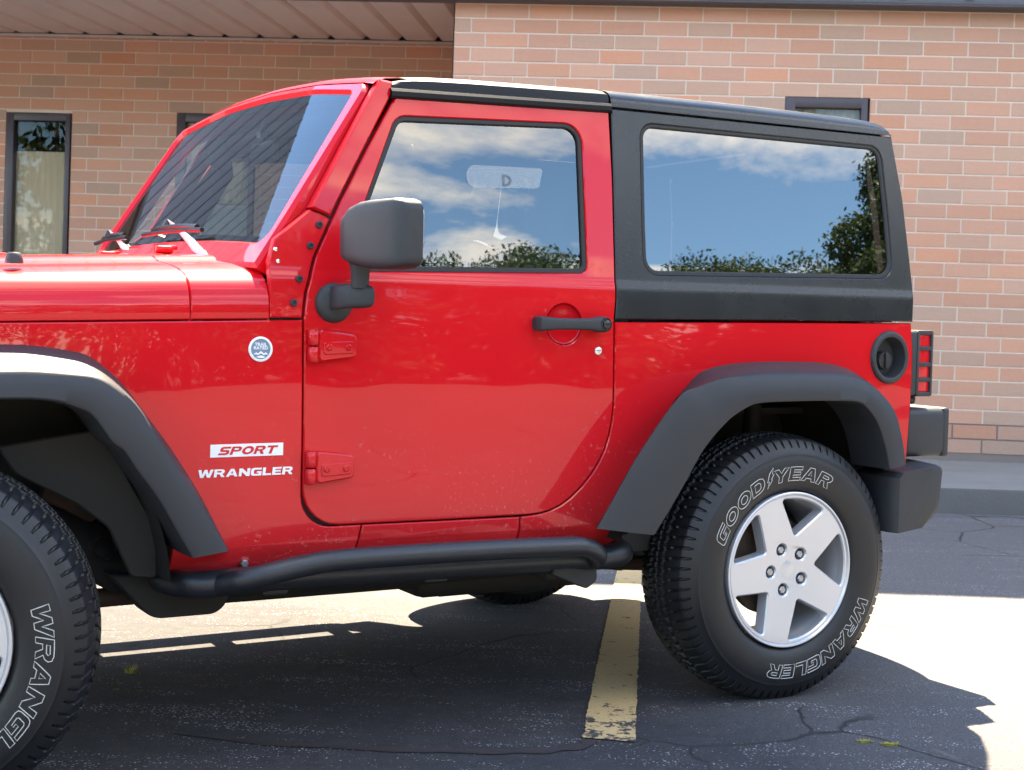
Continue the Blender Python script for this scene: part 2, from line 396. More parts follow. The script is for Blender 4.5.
# worn parking line, ragged at its near end
bm = bmesh.new(); rnd = random.Random(3); L_, Rr = [], []
ys = [-.492 + .02 * i for i in range(0, 245)]
xl = lambda y: -.593 + .0335 * y; xr = lambda y: -.455 + .0215 * y
prev = None
for i, y in enumerate(ys):
    j = .0025
    a = (xl(y) + rnd.uniform(-j, j) + (.012 * rnd.random() if i < 8 else 0), y + (rnd.uniform(-.004, .012) if i == 0 else 0)); b = (xr(y) + rnd.uniform(-j, j), y - (.018 if i == 0 else 0))
    m = ((a[0] + b[0]) / 2, (a[1] + b[1]) / 2 + (rnd.uniform(-.01, .012) if i == 0 else 0))
    cur = [bm.verts.new((q[0], q[1], gz(*q) + .0035)) for q in (a, m, b)]
    if prev: bm.faces.new((prev[0], prev[1], cur[1], cur[0])); bm.faces.new((prev[1], prev[2], cur[2], cur[1]))
    prev = cur
ln = fin(bm, 'parking_line', M['line'], None, None); ln['kind'] = 'structure'
# sidewalk slab with its kerb
bm = bmesh.new(); rows = []
KY = 4.56
for x in np.linspace(-14, 14, 57):
    w = .006 * math.sin(x * 1.7); z0 = gz(x, KY); t_ = .292 + .012 * (x - 1.7)
    rows.append([(x, KY + .012 + w, z0 - .08), (x, KY + .006 + w, t_ - .022), (x, KY + .012 + w, t_ - .006), (x, KY + .03 + w, t_), (x, 6.1, .362 + .004 * (x - 1.7)), (x, 8.2, .40)])
V, _ = loft(bm, rows)
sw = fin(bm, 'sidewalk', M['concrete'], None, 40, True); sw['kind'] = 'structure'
# narrow tar-filled seam crossing the lot near the line's end
bm = bmesh.new(); P = smooth_path([(-.585, -.50, 0), (-.60, -.555, 0), (-.66, -.60, 0), (-.76, -.635, 0), (-.92, -.655, 0), (-1.15, -.665, 0), (-1.45, -.65, 0), (-1.7, -.60, 0)], 8); rnd = random.Random(9); prev = None
for i, p in enumerate(P):
    q = P[min(i + 1, len(P) - 1)] - P[max(i - 1, 0)]; n_ = Vector((-q.y, q.x, 0)).normalized(); w = (.020 + .006 * math.sin(i * .7) + rnd.uniform(-.003, .003)) * (1 if i < len(P) - 6 else (len(P) - i) / 7)
    cur = [bm.verts.new((v.x, v.y, gz(v.x, v.y) + .0022)) for v in (p - n_ * w, p + n_ * w)]
    if prev: bm.faces.new((prev[0], prev[1], cur[1], cur[0]))
    prev = cur
M['tar'] = plain('tar_filler', (.032, .026, .027), .7, 0, .4, 40, .4, 200)
ts = fin(bm, 'pavement_seam', M['tar'], None, None); ts['kind'] = 'structure'
# ------------------------------------------------------------------ the brick building
YR, YL = 6.02, 8.06
bld = empty('brick_building', None, (0, YR, .36)); tag(bld, 'long orange-pink brick building with dark framed windows and ribbed metal canopy', 'building')
bld_inv = Matrix.Translation((0, -YR, -.36))
def bpart(o): o.parent = bld; o.matrix_parent_inverse = bld_inv; return o
TONES = [((.61, .250, .130), 5), ((.60, .262, .150), 5), ((.58, .280, .170), 4), ((.52, .275, .170), 3), ((.45, .255, .165), 1.8), ((.63, .235, .11), 2.0), ((.60, .300, .19), 3)]
def brick_wall(name, x0, x1, y, z_top, phase, openings, nx=-1, xoff=0):
    BL, BH, MJ, D = .3048, .1016, .0095, .005
    zb = .409
    bm = bmesh.new(); lay = bm.loops.layers.color.new('tone') if False else None
    fl = bm.faces.layers.float_vector.new('tone')
    rnd = random.Random(int(y * 100)); cols = [c for c, w in TONES]; wts = [w for c, w in TONES]
    def brick(a, b, z0, z1):
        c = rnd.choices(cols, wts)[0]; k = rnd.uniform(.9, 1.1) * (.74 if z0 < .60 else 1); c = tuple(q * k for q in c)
        e = .0025; dy = D * rnd.uniform(.75, 1.15)
        o = [bm.verts.new((q[0], y, q[1])) for q in ((a, z0), (b, z0), (b, z1), (a, z1))]
        i = [bm.verts.new((q[0], y - dy, q[1])) for q in ((a + e, z0 + e), (b - e, z0 + e), (b - e, z1 - e), (a + e, z1 - e))]
        fs = [bm.faces.new(i)] + [bm.faces.new((o[k_], o[(k_ + 1) % 4], i[(k_ + 1) % 4], i[k_])) for k_ in range(4)]
        for f in fs: f[fl] = c; f.material_index = 0
    row = 0; z = zb - BH
    while z < z_top:
        n = round((z - zb) / BH); z0 = max(z + MJ / 2, zb - .05); z1 = min(z + BH - MJ / 2, z_top)
        ph = phase + (.1016 if n % 2 else 0.0)
        k0 = math.floor((x0 - ph) / BL)
        if z1 - z0 > .015 and n >= 0:
            for k in range(k0, int((x1 - x0) / BL) + k0 + 3):
                a = max(ph + k * BL + MJ / 2, x0); b = min(ph + (k + 1) * BL - MJ / 2, x1)
                segs = [(a, b)]
                for ox0, ox1, oz0, oz1 in openings:
                    if z1 > oz0 + .01 and z0 < oz1 - .01:
                        ns = []
                        for p, q in segs:
                            if q <= ox0 or p >= ox1: ns.append((p, q)); continue
                            if p < ox0: ns.append((p, ox0))
                            if q > ox1: ns.append((ox1, q))
                        segs = ns
                for p, q in segs:
                    if q - p > .02: brick(p, q, z0, z1)
        z += BH
    # mortar bed: strips round the openings, with reveals
    xs = sorted({x0, x1} | {v for o in openings for v in o[:2]}); zs = sorted({zb - .12, z_top} | {v for o in openings for v in o[2:]})
    for a, b in zip(xs, xs[1:]):
        for c, d in zip(zs, zs[1:]):
            mx_, mz = (a + b) / 2, (c + d) / 2
            if any(o[0] < mx_ < o[1] and o[2] < mz < o[3] for o in openings): continue
            f = bm.faces.new([bm.verts.new(q) for q in ((a, y - .0005, c), (b, y - .0005, c), (b, y - .0005, d), (a, y - .0005, d))]); f.material_index = 1
    for a, b, c, d in openings:
        for q in (((a, c), (a, d)), ((b, d), (b, c)), ((a, d), (b, d)), ((b, c), (a, c))):
            (ux, uz), (vx, vz) = q
            f = bm.faces.new([bm.verts.new(w) for w in ((ux, y - .0045, uz), (vx, y - .0045, vz), (vx, y + .11, vz), (ux, y + .11, uz))]); f[fl] = (.40, .22, .16); f.material_index = 0
    o = fin(bm, name, [M['brick'], M['mortar']], None, None)
    return bpart(o)
WIN_R = (.545, 1.128, 1.30, 2.852); WIN_A = (-5.905, -5.322, 1.30, 2.925); WIN_B = (-4.40, -3.705, 1.30, 2.952)
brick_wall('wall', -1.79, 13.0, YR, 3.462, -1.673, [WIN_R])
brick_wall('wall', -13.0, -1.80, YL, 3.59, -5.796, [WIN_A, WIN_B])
# return wall between the two planes, and the backing mass
bm = bmesh.new()
rb = random.Random(5); fl = bm.faces.layers.float_vector.new('tone')
z = .36; n = 0
while z < 3.5:
    y = YR - .0 - (.1016 if n % 2 else 0)
    while y < YL:
        a, b = max(y + .005, YR), min(y + .2998, YL)
        if b - a > .02:
            f = bm.faces.new([bm.verts.new(q) for q in ((-1.80, b, z + .005), (-1.80, a, z + .005), (-1.80, a, z + .0966), (-1.80, b, z + .0966))]); f[fl] = rb.choices([c for c, w in TONES], [w for c, w in TONES])[0]
        y += .3048
    z += .1016; n += 1
f = bm.faces.new([bm.verts.new(q) for q in ((-1.797, YL, .3), (-1.797, YR, .3), (-1.797, YR, 3.6), (-1.797, YL, 3.6))]); f.material_index = 1
bpart(fin(bm, 'return_wall', [M['brick'], M['mortar']], None, None))
# gutter, metal-clad upper storey with standing seams
bm = bmesh.new()
box(bm, (0, YR - .075, 3.478), (26, .19, .036), .004); box(bm, (0, YR - .17, 3.497), (26, .012, .05), .003)
for x in np.arange(-12.6, 13, .3048 * 1.47): box(bm, (x, YR - .178, 3.505), (.06, .012, .02), .003)
bpart(fin(bm, 'gutter', M['gutter']))
bm = bmesh.new()
Yt, Zt = 5.92, 6.95
for xa, xb, Zt in ((-13, -1.80, 6.25), (-1.799, 13, 6.95)):
    loft(bm, [[(xa, 5.872, 3.505), (xb, 5.872, 3.505)], [(xa, Yt, Zt), (xb, Yt, Zt)], [(xa, Yt + .5, Zt + .02), (xb, Yt + .5, Zt + .02)], [(xa, 13, Zt - .3), (xb, 13, Zt - .3)], [(xa, 13, .3), (xb, 13, .3)]])
bm.faces.new([bm.verts.new(q) for q in ((-1.7985, 5.9, 3.5), (-1.7985, 13, 3.5), (-1.7985, 13, 6.64), (-1.7985, 5.93, 6.95))])
for x in list(np.arange(-12.8, -1.9, .22)) + list(np.arange(-1.6, 13, .448)):
    Zt = 6.25 if x < -1.8 else 6.95
    a = Vector((x, 5.86, 3.51)); b = Vector((x, Yt - .012, Zt))
    box(bm, (a + b) / 2, (.018, .02, (b - a).length), 0, rot=Matrix.Rotation(-math.atan2(b.y - a.y, b.z - a.z), 3, 'X'))
for x, Zt in ((-13, 6.25), (13, 6.95)): bm.faces.new([bm.verts.new(q) for q in ((x, 5.95, .3), (x, 13, .3), (x, 13, Zt - .31), (x, 5.95, Zt - .31))])
bpart(fin(bm, 'metal_roof', M['roofmetal'], None, 30))
# soffit of the porch canopy: flat pans with deep V grooves running out from the wall
bm = bmesh.new()
xs_ = np.arange(-12.97, -1.80, .3048) + .032
za, zb_ = 3.585, 3.455
prof = []
for x in xs_: prof += [(x - .165, 0), (x + .070, 0), (x + .122, .062), (x + .136, .062)]
prof = [p for p in prof if p[0] < -1.80]
rows = [[(x, YL - .012, za + .022 + d * .9) for x, d in prof], [(x, YR - .05, zb_ + .022 + d) for x, d in prof]]
loft(bm, rows); bpart(fin(bm, 'soffit', M['soffit'], None, 20))
bm = bmesh.new(); box(bm, (-7.4, YL - .016, za + .004), (11.2, .02, .022), .003); bpart(fin(bm, 'soffit_trim', M['soffittrim']))
def window(o, y, fw, name, pane_mat, blind=None):
    x0, x1, z0, z1 = o; yy = y + .035
    w = empty(name); bpart(w)
    globals()['LASTW'] = w
    bm = bmesh.new()
    for c, s in (((x0 + fw / 2 + .001, z0 * .5 + z1 * .5), (fw, z1 - z0 - .002)), ((x1 - fw / 2 - .001, z0 * .5 + z1 * .5), (fw * .62, z1 - z0 - .002))): box(bm, (c[0], yy, c[1]), (s[0], .08, s[1]), .004)
    for zc in (z1 - fw / 2 - .001, z0 + fw / 2 + .001): box(bm, ((x0 + x1) / 2 + fw * .1, yy, zc), (x1 - x0 - fw * 1.4, .076, fw), .004)
    f = fin(bm, 'window_frame', M['bronze'], w)
    bm = bmesh.new(); bm.faces.new([bm.verts.new(q) for q in ((x0 + .02, yy + .012, z0 + .02), (x1 - .02, yy + .012, z0 + .02), (x1 - .02, yy + .012, z1 - .02), (x0 + .02, yy + .012, z1 - .02))])
    fin(bm, 'pane', pane_mat, w, None)
    bm = bmesh.new(); box(bm, ((x0 + x1) / 2, y + .55, (z0 + z1) / 2), (x1 - x0 + .2, .85, z1 - z0 + .2))
    for f_ in list(bm.faces):
        if f_.normal.y < -.9: bm.faces.remove(f_)
    for f_ in bm.faces: f_.normal_flip()
    fin(bm, 'room', M['dark'], w, None)
    if blind:
        bz0, bz1, by, bmat = blind; bm = bmesh.new(); n = 11; pts = []
        for i in range(n * 2 + 1): pts.append((x0 - .02 + (x1 - x0 + .04) * i / (2 * n), y + by + (.012 if i % 2 else 0)))
        loft(bm, [[(x, yb, bz0) for x, yb in pts], [(x, yb, bz1) for x, yb in pts]]); fin(bm, 'vertical_blind', bmat, w, None)
window(WIN_A, YL, .068, 'window', M['winglass'], (1.31, 2.60, .075, M['blind']))
window(WIN_B, YL, .075, 'window', M['winglass'], (2.19, 2.95, .075, M['blind']))
bm = bmesh.new(); box(bm, (-4.05, YL + .085, 1.75), (.74, .012, .87), .002); fin(bm, 'paper_shade', M['white'], LASTW, 35)
window(WIN_R, YR, .07, 'window', M['winglass'], (1.31, 2.80, .075, M['roomwall']))
# ------------------------------------------------------------------ the car
# local frame: x towards the tail, y away from the viewer, z up; origin on the ground under the near rear wheel's outer face
car = empty('parked_car')
RM = Matrix(((0.83147575, -0.55543666, -0.01175552, 0), (0.55505100, 0.83143289, -0.02525342, 0), (0.02380060, 0.01447270, 0.99961196, 0), (0, 0, 0, 1)))
car.matrix_world = RM
tag(car, 'red two-door off-road car with black hard top, chunky tyres and dark tinted windows', 'car')
WID = 1.832; WB = 2.424; HZ = .392
_z = np.array([.40, .478, .541, .70, .90, 1.05, 1.14, 1.20, 1.222, 1.242, 1.252, 1.30, 1.40, 1.60, 1.9]); _y = np.array([.222, .186, .150, .1415, .1385, .1408, .1440, .1478, .1496, .1555, .1569, .1627, .1747, .1987, .2347])
def pchip(xx, yy):
    h = np.diff(xx); d = np.diff(yy) / h; m = np.zeros(len(xx)); m[0] = d[0]; m[-1] = d[-1]
    for i in range(1, len(xx) - 1):
        if d[i - 1] * d[i] > 0: w1 = 2 * h[i] + h[i - 1]; w2 = h[i] + 2 * h[i - 1]; m[i] = (w1 + w2) / (w1 / d[i - 1] + w2 / d[i])
    def f(x):
        i = int(np.clip(np.searchsorted(xx, x) - 1, 0, len(xx) - 2)); t = (x - xx[i]) / h[i]
        return (1 + 2 * t) * (1 - t) ** 2 * yy[i] + t * (1 - t) ** 2 * h[i] * m[i] + t * t * (3 - 2 * t) * yy[i + 1] + t * t * (t - 1) * h[i] * m[i + 1]
    return f
_ys = pchip(_z, _y)
def yside(x, z):
    y = float(_ys(z))
    if z < .541: y = .150 + (.541 - z) * .45 - .008 * (1 if z < .5405 else 0) * 0
    if x < -1.75: y += .085 * (-1.75 - x) ** 1.5
    return y
def near(u, v, d): return Vector((u, yside(u, v) + d, v))
def far(u, v, d): return Vector((u, WID - yside(u, v) - d, v))
VS = [.50, .541, .60, .66, .72, .78, .84, .90, .95, 1.0, 1.05, 1.08, 1.11, 1.14, 1.17, 1.20, 1.212, 1.222, 1.229, 1.236, 1.242, 1.247, 1.252, 1.275, 1.30, 1.34, 1.38, 1.42, 1.46, 1.50, 1.55, 1.60, 1.65, 1.70]
US = [-2.8, -2.65, -2.5, -2.35, -2.2, -2.05, -1.9, -1.75, -1.6, -1.2, -.8, -.4, 0, .3]
def both(bm, outer, holes=(), **kw):
    panel(bm, outer, holes, near, us=US, vs=VS, **kw); panel(bm, outer, holes, far, us=US, vs=VS, flip=True, **kw)
# --- tub: front quarter, rocker, rear quarter
DOOR_FRONT = [(-1.512, 1.121), (-1.510, .90), (-1.509, .70)]
front_o = fillet([(-2.93, 1.085), (-2.25, 1.098), (-1.512, 1.117), (-1.509, .583, .105), (-1.338, .583), (-1.346, .541), (-1.352, .478), (-1.845, .478), (-1.845, .55), (-1.80, .66, .05), (-1.93, .86, .08), (-2.02, .985, .08), (-2.15, 1.015, .1), (-2.62, 1.015, .1), (-2.80, .93, .05), (-2.93, .90)])
mid_o = [(-1.338, .583), (-1.1, .581), (-.859, .580), (-.859, .541), (-.86, .478), (-1.352, .478), (-1.346, .541)]
rear_o = fillet([(-.564, 1.126), (.02, 1.133), (.589, 1.139), (.596, 1.05), (.594, .888), (.586, .68), (.50, .68), (.49, .80, .08), (.40, .955, .08), (.25, .985, .1), (-.20, .985, .1), (-.34, .905, .08), (-.46, .72, .05), (-.575, .555), (-.487, .470), (-.66, .474), (-.86, .478), (-.859, .541), (-.859, .580), (-.83, .5815), (-.795, .585), (-.762, .592), (-.728, .606), (-.697, .626), (-.663, .655), (-.631, .690), (-.607, .724), (-.589, .760), (-.576, .799), (-.568, .840), (-.5635, .885)])
bm = bmesh.new()
both(bm, front_o); both(bm, mid_o)
both(bm, rear_o, [circle2(.491, 1.027, .066, 40, .070)])
# belt flange under the hard top
# rear end panel, front bulkhead, floor
def bquad(bm, pts): bm.faces.new([bm.verts.new(p) for p in pts])
rows = []
for z in np.linspace(.68, 1.138, 12):
    x = float(np.interp(z, [.68, .888, 1.05, 1.139], [.586, .594, .596, .589])); y0 = yside(x, z) + .003
    rows.append([(x - .003, y0 - .0015, z), (x + .004, y0 + .012, z), (x + .012, y0 + .05, z), (x + .014, .5, z), (x + .014, WID - .5, z), (x + .012, WID - y0 - .05, z), (x + .004, WID - y0 - .012, z), (x - .003, WID - y0 + .0015, z)])
loft(bm, rows)
fin(bm, 'body', M['red'], car, 33)
bm = bmesh.new()
box(bm, (-.55, .916, .50), (2.3, 1.40, .05)); box(bm, (-1.55, .916, .86), (.06, 1.40, .52)); box(bm, (.02, .916, .60), (1.1, .80, .2)); box(bm, (-2.25, .916, .72), (1.25, .80, .5), .03)
box(bm, (.02, .916, .84), (.95, 1.0, .02))
for y in (.215, WID - .215): box(bm, (-.9, y, .50), (1.9, .05, .10))
fin(bm, 'floor_pan', M['under'], car)
# gap backing so panel joints read dark
for mp_, fl_ in ((near, False), (far, True)):
    bm = bmesh.new()
    panel(bm, [(-1.60, .50), (-.47, .50), (-.47, 1.12), (-1.60, 1.12)], (), lambda u, v, d, mp_=mp_: mp_(u, v, d + .022), 0, .001, .002, us=US, vs=VS, flip=fl_)
    panel(bm, [(-1.62, 1.08), (-1.40, 1.08), (-1.40, 1.24), (-1.20, 1.60), (-1.22, 1.72), (-1.35, 1.53), (-1.52, 1.22), (-1.62, 1.2)], (), lambda u, v, d, mp_=mp_: mp_(u, v, d + .024), 0, .001, .002, vs=VS, flip=fl_)
    panel(bm, [(-.60, 1.10), (-.50, 1.10), (-.50, 1.74), (-.60, 1.74)], (), lambda u, v, d, mp_=mp_: mp_(u, v, d + .022), 0, .001, .002, vs=VS, flip=fl_)
    fin(bm, 'gap_backing', M['seal'], car)
# --- doors
door_o = fillet([(-1.512, 1.118), (-1.511, .90), (-1.509, .583, .105), (-1.108, .581), (-.83, .5815), (-.795, .585), (-.762, .592), (-.728, .606), (-.697, .626), (-.663, .655), (-.631, .690), (-.607, .724), (-.589, .760), (-.576, .799), (-.568, .840), (-.5635, .885), (-.564, 1.126), (-.557, 1.19), (-.550, 1.535), (-.553, 1.742, .012), (-1.231, 1.718, .012), (-1.325, 1.560), (-1.40, 1.425), (-1.474, 1.279, .05), (-1.503, 1.185, .05)])
win_o = fillet([(-1.381, 1.245, .015), (-1.326, 1.432), (-1.232, 1.659, .045), (-.652, 1.684, .055), (-.652, 1.262, .025)])
CUP = (-.733, 1.115)
def door(mp_, fl_, nm):
    bm = bmesh.new(); panel(bm, door_o, [win_o, circle2(*CUP, .056, 36)] if not fl_ else [win_o, circle2(*CUP, .056, 36)], mp_, us=US, vs=VS, flip=fl_)
    sg = -1 if not fl_ else 1; yb = yside(*CUP)
    # handle bowl
    rows = []
    for k in range(8):
        a = k / 7 * math.pi / 2; rr = .056 * math.cos(a) + .0005; dd = .004 + .013 * math.sin(a)
        rows.append([mp_(CUP[0] + rr * math.cos(t), CUP[1] + rr * math.sin(t), dd) for t in np.linspace(0, 2 * math.pi, 36, endpoint=False)])
    loft(bm, rows if fl_ else [r[::-1] for r in rows], True)
    d = fin(bm, nm, M['red'], car, 33)
    # window rubber and glass
    bm = bmesh.new(); panel(bm, win_o, [fillet([(-1.370, 1.254, .012), (-1.319, 1.430), (-1.226, 1.651, .038), (-.658, 1.677, .048), (-.658, 1.270, .018)])], lambda u, v, dd: mp_(u, v, dd + .005), -.004, .003, .015, vs=VS, flip=fl_)
    fin(bm, 'window_seal', M['seal'], d)
    bm = bmesh.new(); panel(bm, win_o, (), lambda u, v, dd: mp_(u, v, dd + .014), 0, .0005, .003, vs=[1.3, 1.4, 1.5, 1.6], flip=fl_)
    fin(bm, 'window_glass', M['sideglass'], d)
    # inner door trim
    bm = bmesh.new(); panel(bm, fillet([(-1.47, .64, .05), (-.62, .64, .1), (-.60, 1.24), (-1.36, 1.24), (-1.46, 1.15)]), (), lambda u, v, dd: mp_(u, v, .05 - dd), 0, .002, .01, vs=VS, flip=not fl_)
    fin(bm, 'door_trim', M['interior'], d)
    return d
dn = door(near, False, 'door'); df = door(far, True, 'door')
# lock cylinder
bm = bmesh.new(); yb = yside(-.621, 1.041); lathe(bm, [(-.0055, .0), (-.0055, .009), (-.004, .0115), (.004, .0122)], 20, (-.621, yb, 1.041)); box(bm, (-.621, yb - .0056, 1.041), (.003, .001, .012)); fin(bm, 'lock_cylinder', M['chrome'], dn, 35, True)
# door handle: bar with a hook at the front and a round push-button at the back
def handle(parent, mir):
    S = lambda p: (p[0], WID - p[1], p[2]) if mir else p
    bm = bmesh.new(); yb = yside(-.7, 1.117)
    secs = []
    for x, yo, hh, th in ((-.827, .004, .012, .006), (-.826, .016, .019, .011), (-.818, .026, .021, .013), (-.80, .032, .0195, .012), (-.76, .034, .0165, .011), (-.70, .034, .016, .011), (-.66, .034, .0165, .012), (-.635, .034, .019, .014), (-.615, .033, .0225, .017), (-.595, .032, .0225, .018), (-.580, .030, .0185, .016), (-.577, .026, .012, .012)):
        zc = 1.1165 + .002 * (x + .7)
        x = -.838 + (x + .827) * .93
        secs.append([S((x, yb - yo + th * math.copysign(abs(math.sin(a)) ** .6, math.sin(a)), zc + hh * math.copysign(abs(math.cos(a)) ** .6, math.cos(a)))) for a in np.linspace(0, 2 * math.pi, 20, endpoint=False)])
    V, _ = loft(bm, secs, True); bm.faces.new(V[0]); bm.faces.new(V[-1])
    for x in (-.824, -.628):
        vs_ = box(bm, S((x, yb - .010, 1.1165)), (.026, .03, .030), .006)
    h = fin(bm, 'door_handle', M['plastic'], parent, 40, True)
    bm = bmesh.new(); c = S((-.6245, yb - .047, 1.1175)); k = -1 if not mir else 1
    lathe(bm, [(0, .0185), (k * .003, .0185), (k * .003, .0155), (k * .0012, .0150), (k * .0012, .0128), (k * .007, .012), (k * .0085, .009), (k * .009, 0)], 28, c); fin(bm, 'push_button', M['blackgloss'], h, 35, True)
handle(dn, False); handle(df, True)
# exposed hinges: knuckle, tapered leaf, two bolts
def hinge(parent, x, z, mir=False):
    S = lambda p: (p[0], WID - p[1], p[2]) if mir else p
    bm = bmesh.new(); yb = yside(x + .06, z)
    for z0, z1 in ((z + .002, z + .042), (z - .042, z - .002)):
        tube(bm, [S((x + .014, yb - .013, z0)), S((x + .014, yb - .013, z0 + .003)), S((x + .014, yb - .013, z1 - .003)), S((x + .014, yb - .013, z1))], [.012, .0145, .0145, .012], 16)
    o = fillet([(x + .028, z + .043, .012), (x + .10, z + .034, .02), (x + .134, z + .029, .014), (x + .134, z - .028, .014), (x + .028, z - .041, .012)])
    panel(bm, o, (), (lambda u, v, d: Vector(S((u, yb - .022 + d + (u - x) * .03, v)))), 0, .004, .016, flip=mir)
    o = fillet([(x + .040, z + .010, .006), (x + .124, z + .014, .006), (x + .124, z - .018, .006), (x + .040, z - .022, .006)])
    panel(bm, o, (), (lambda u, v, d: Vector(S((u, yb - .0255 + d + (u - x) * .03, v)))), 0, .002, .004, flip=mir)
    h = fin(bm, 'hinge', M['red'], parent, 40)
    for dx in (.054, .108):
        bm = bmesh.new(); k = 1 if not mir else -1
        lathe(bm, [(-.004 * k, 0), (-.004 * k, .003), (-.003 * k, .0035), (-.003 * k, .0055), (-.0045 * k, .0062), (-.0025 * k, .0085), (.002 * k, .0088)], 16, S((x + dx, yb - .0255 + dx * .03, z - .003))); fin(bm, 'bolt', M['red'], h, 35, True)
for x, z in ((-1.505, 1.049), (-1.507, .737)): hinge(dn, x, z); hinge(df, x, z, True)
# wing mirrors
def mirror(parent, mir):
    S = lambda p: (p[0], WID - p[1], p[2]) if mir else p
    m = empty('side_mirror', parent)
    bm = bmesh.new()
    # shell: sections along y (inner to outer); each a rounded box in (x, z), nose bulging to the front
    secs = []
    for y, xf, xr, zb, zt, rr in ((.092, -1.415, -1.372, 1.295, 1.340, .6), (.085, -1.436, -1.350, 1.275, 1.362, .5), (.06, -1.450, -1.338, 1.264, 1.383, .45), (.025, -1.450, -1.332, 1.255, 1.402, .4), (-.01, -1.442, -1.330, 1.250, 1.412, .38), (-.04, -1.432, -1.328, 1.245, 1.415, .38), (-.08, -1.418, -1.324, 1.244, 1.416, .38), (-.125, -1.400, -1.321, 1.247, 1.417, .36), (-.146, -1.386, -1.320, 1.253, 1.411, .36), (-.156, -1.372, -1.324, 1.262, 1.402, .36), (-.158, -1.362, -1.330, 1.275, 1.39, .36)):
        cx, cz = (xf + xr) / 2, (zb + zt) / 2; hx, hz = (xr - xf) / 2, (zt - zb) / 2; s = []
        for a in np.linspace(0, 2 * math.pi, 40, endpoint=False):
            c, q = math.cos(a), math.sin(a); e = rr if c < 0 else .22
            s.append(S((cx + hx * math.copysign(abs(c) ** e, c), y, cz + hz * math.copysign(abs(q) ** .30, q))))
        secs.append(s)
    V, _ = loft(bm, secs, True); bm.faces.new(V[0]); bm.faces.new(V[-1])
    fin(bm, 'mirror_shell', M['plastic'], m, 50, True)
    bm = bmesh.new(); panel(bm, fillet([(.065, 1.275, .02), (-.145, 1.265, .02), (-.145, 1.40, .02), (.065, 1.395, .02)]), (), lambda u, v, d: Vector(S((-1.316 - d, u, v))), 0, .002, .004); fin(bm, 'mirror_glass', M['clear'], m, 35, True)
    bm = bmesh.new()
    tube(bm, [S((-1.402, .04, 1.285)), S((-1.402, .04, 1.262)), S((-1.402, .042, 1.238)), S((-1.401, .045, 1.20))], [.034, .030, .024, .023], 20)
    fin(bm, 'mirror_neck', M['plastic'], m, 40, True)
    bm = bmesh.new(); yb = yside(-1.43, 1.15); k = 1 if not mir else -1
    lathe(bm, [(.006 * k, .050), (-.004 * k, .052), (-.012 * k, .048), (-.020 * k, .036), (-.024 * k, 0)], 32, S((-1.430, yb, 1.160)))
    secs = []
    for x, yc, zc, hy, hz in ((-1.450, .125, 1.165, .012, .018), (-1.445, .11, 1.172, .03, .030), (-1.42, .088, 1.178, .042, .032), (-1.395, .060, 1.178, .042, .031), (-1.379, .048, 1.178, .038, .028), (-1.372, .046, 1.178, .03, .022)):
        secs.append([S((x, yc + hy * math.copysign(abs(math.sin(a)) ** .5, math.sin(a)), zc + hz * math.copysign(abs(math.cos(a)) ** .5, math.cos(a)))) for a in np.linspace(0, 2 * math.pi, 24, endpoint=False)])
    V, _ = loft(bm, secs, True); bm.faces.new(V[0]); bm.faces.new(V[-1])
    fin(bm, 'mirror_base', M['plastic'], m, 45, True)
mirror(dn, False); mirror(df, True)
# --- hard top
HT_IN = .002
def htn(u, v, d): return Vector((u, yside(u, v) - HT_IN + d - .010 * max(0, min(1, (1.19 - v) / .04)) * 0, v))
def htf(u, v, d): p = htn(u, v, d); return Vector((p.x, WID - p.y, p.z))
side_o = [(-.563, 1.131), (.02, 1.137), (.593, 1.143), (.601, 1.246), (.577, 1.539), (.541, 1.742), (-.548, 1.740), (-.550, 1.533), (-.558, 1.19)]
glass_o = fillet([(-.456, 1.262, .05), (.516, 1.280, .055), (.508, 1.47), (.491, 1.706, .05), (-.448, 1.706, .045), (-.456, 1.40)])
bm = bmesh.new()
panel(bm, side_o, [glass_o], htn, .001, .003, .02, us=US, vs=VS); panel(bm, side_o, [glass_o], htf, .001, .003, .02, us=US, vs=VS, flip=True)
# bolt-on seam, then the roof shell
def roof_sec(x, drop, zside=1.744):
    ys = yside(x, zside) - HT_IN; pts = [(0, 0.001), (.001, .014), (.006, .028), (.016, .040), (.034, .049), (.07, .057), (.16, .067), (.36, .080), (.68, .086)]
    k = 1 - drop; h = [(x, ys + a, zside + b * k) for a, b in pts]
    return h + [(q[0], WID - q[1], q[2]) for q in h[-2::-1]]
def roof_x(x):
    return roof_sec(x, 0)
st = [roof_sec(-.548, 0), roof_sec(-.4, -.01), roof_sec(-.1, -.04), roof_sec(.2, -.02), roof_sec(.42, .04), roof_sec(.49, .12), roof_sec(.515, .25), roof_sec(.532, .5), roof_sec(.541, .9)]
loft(bm, st)
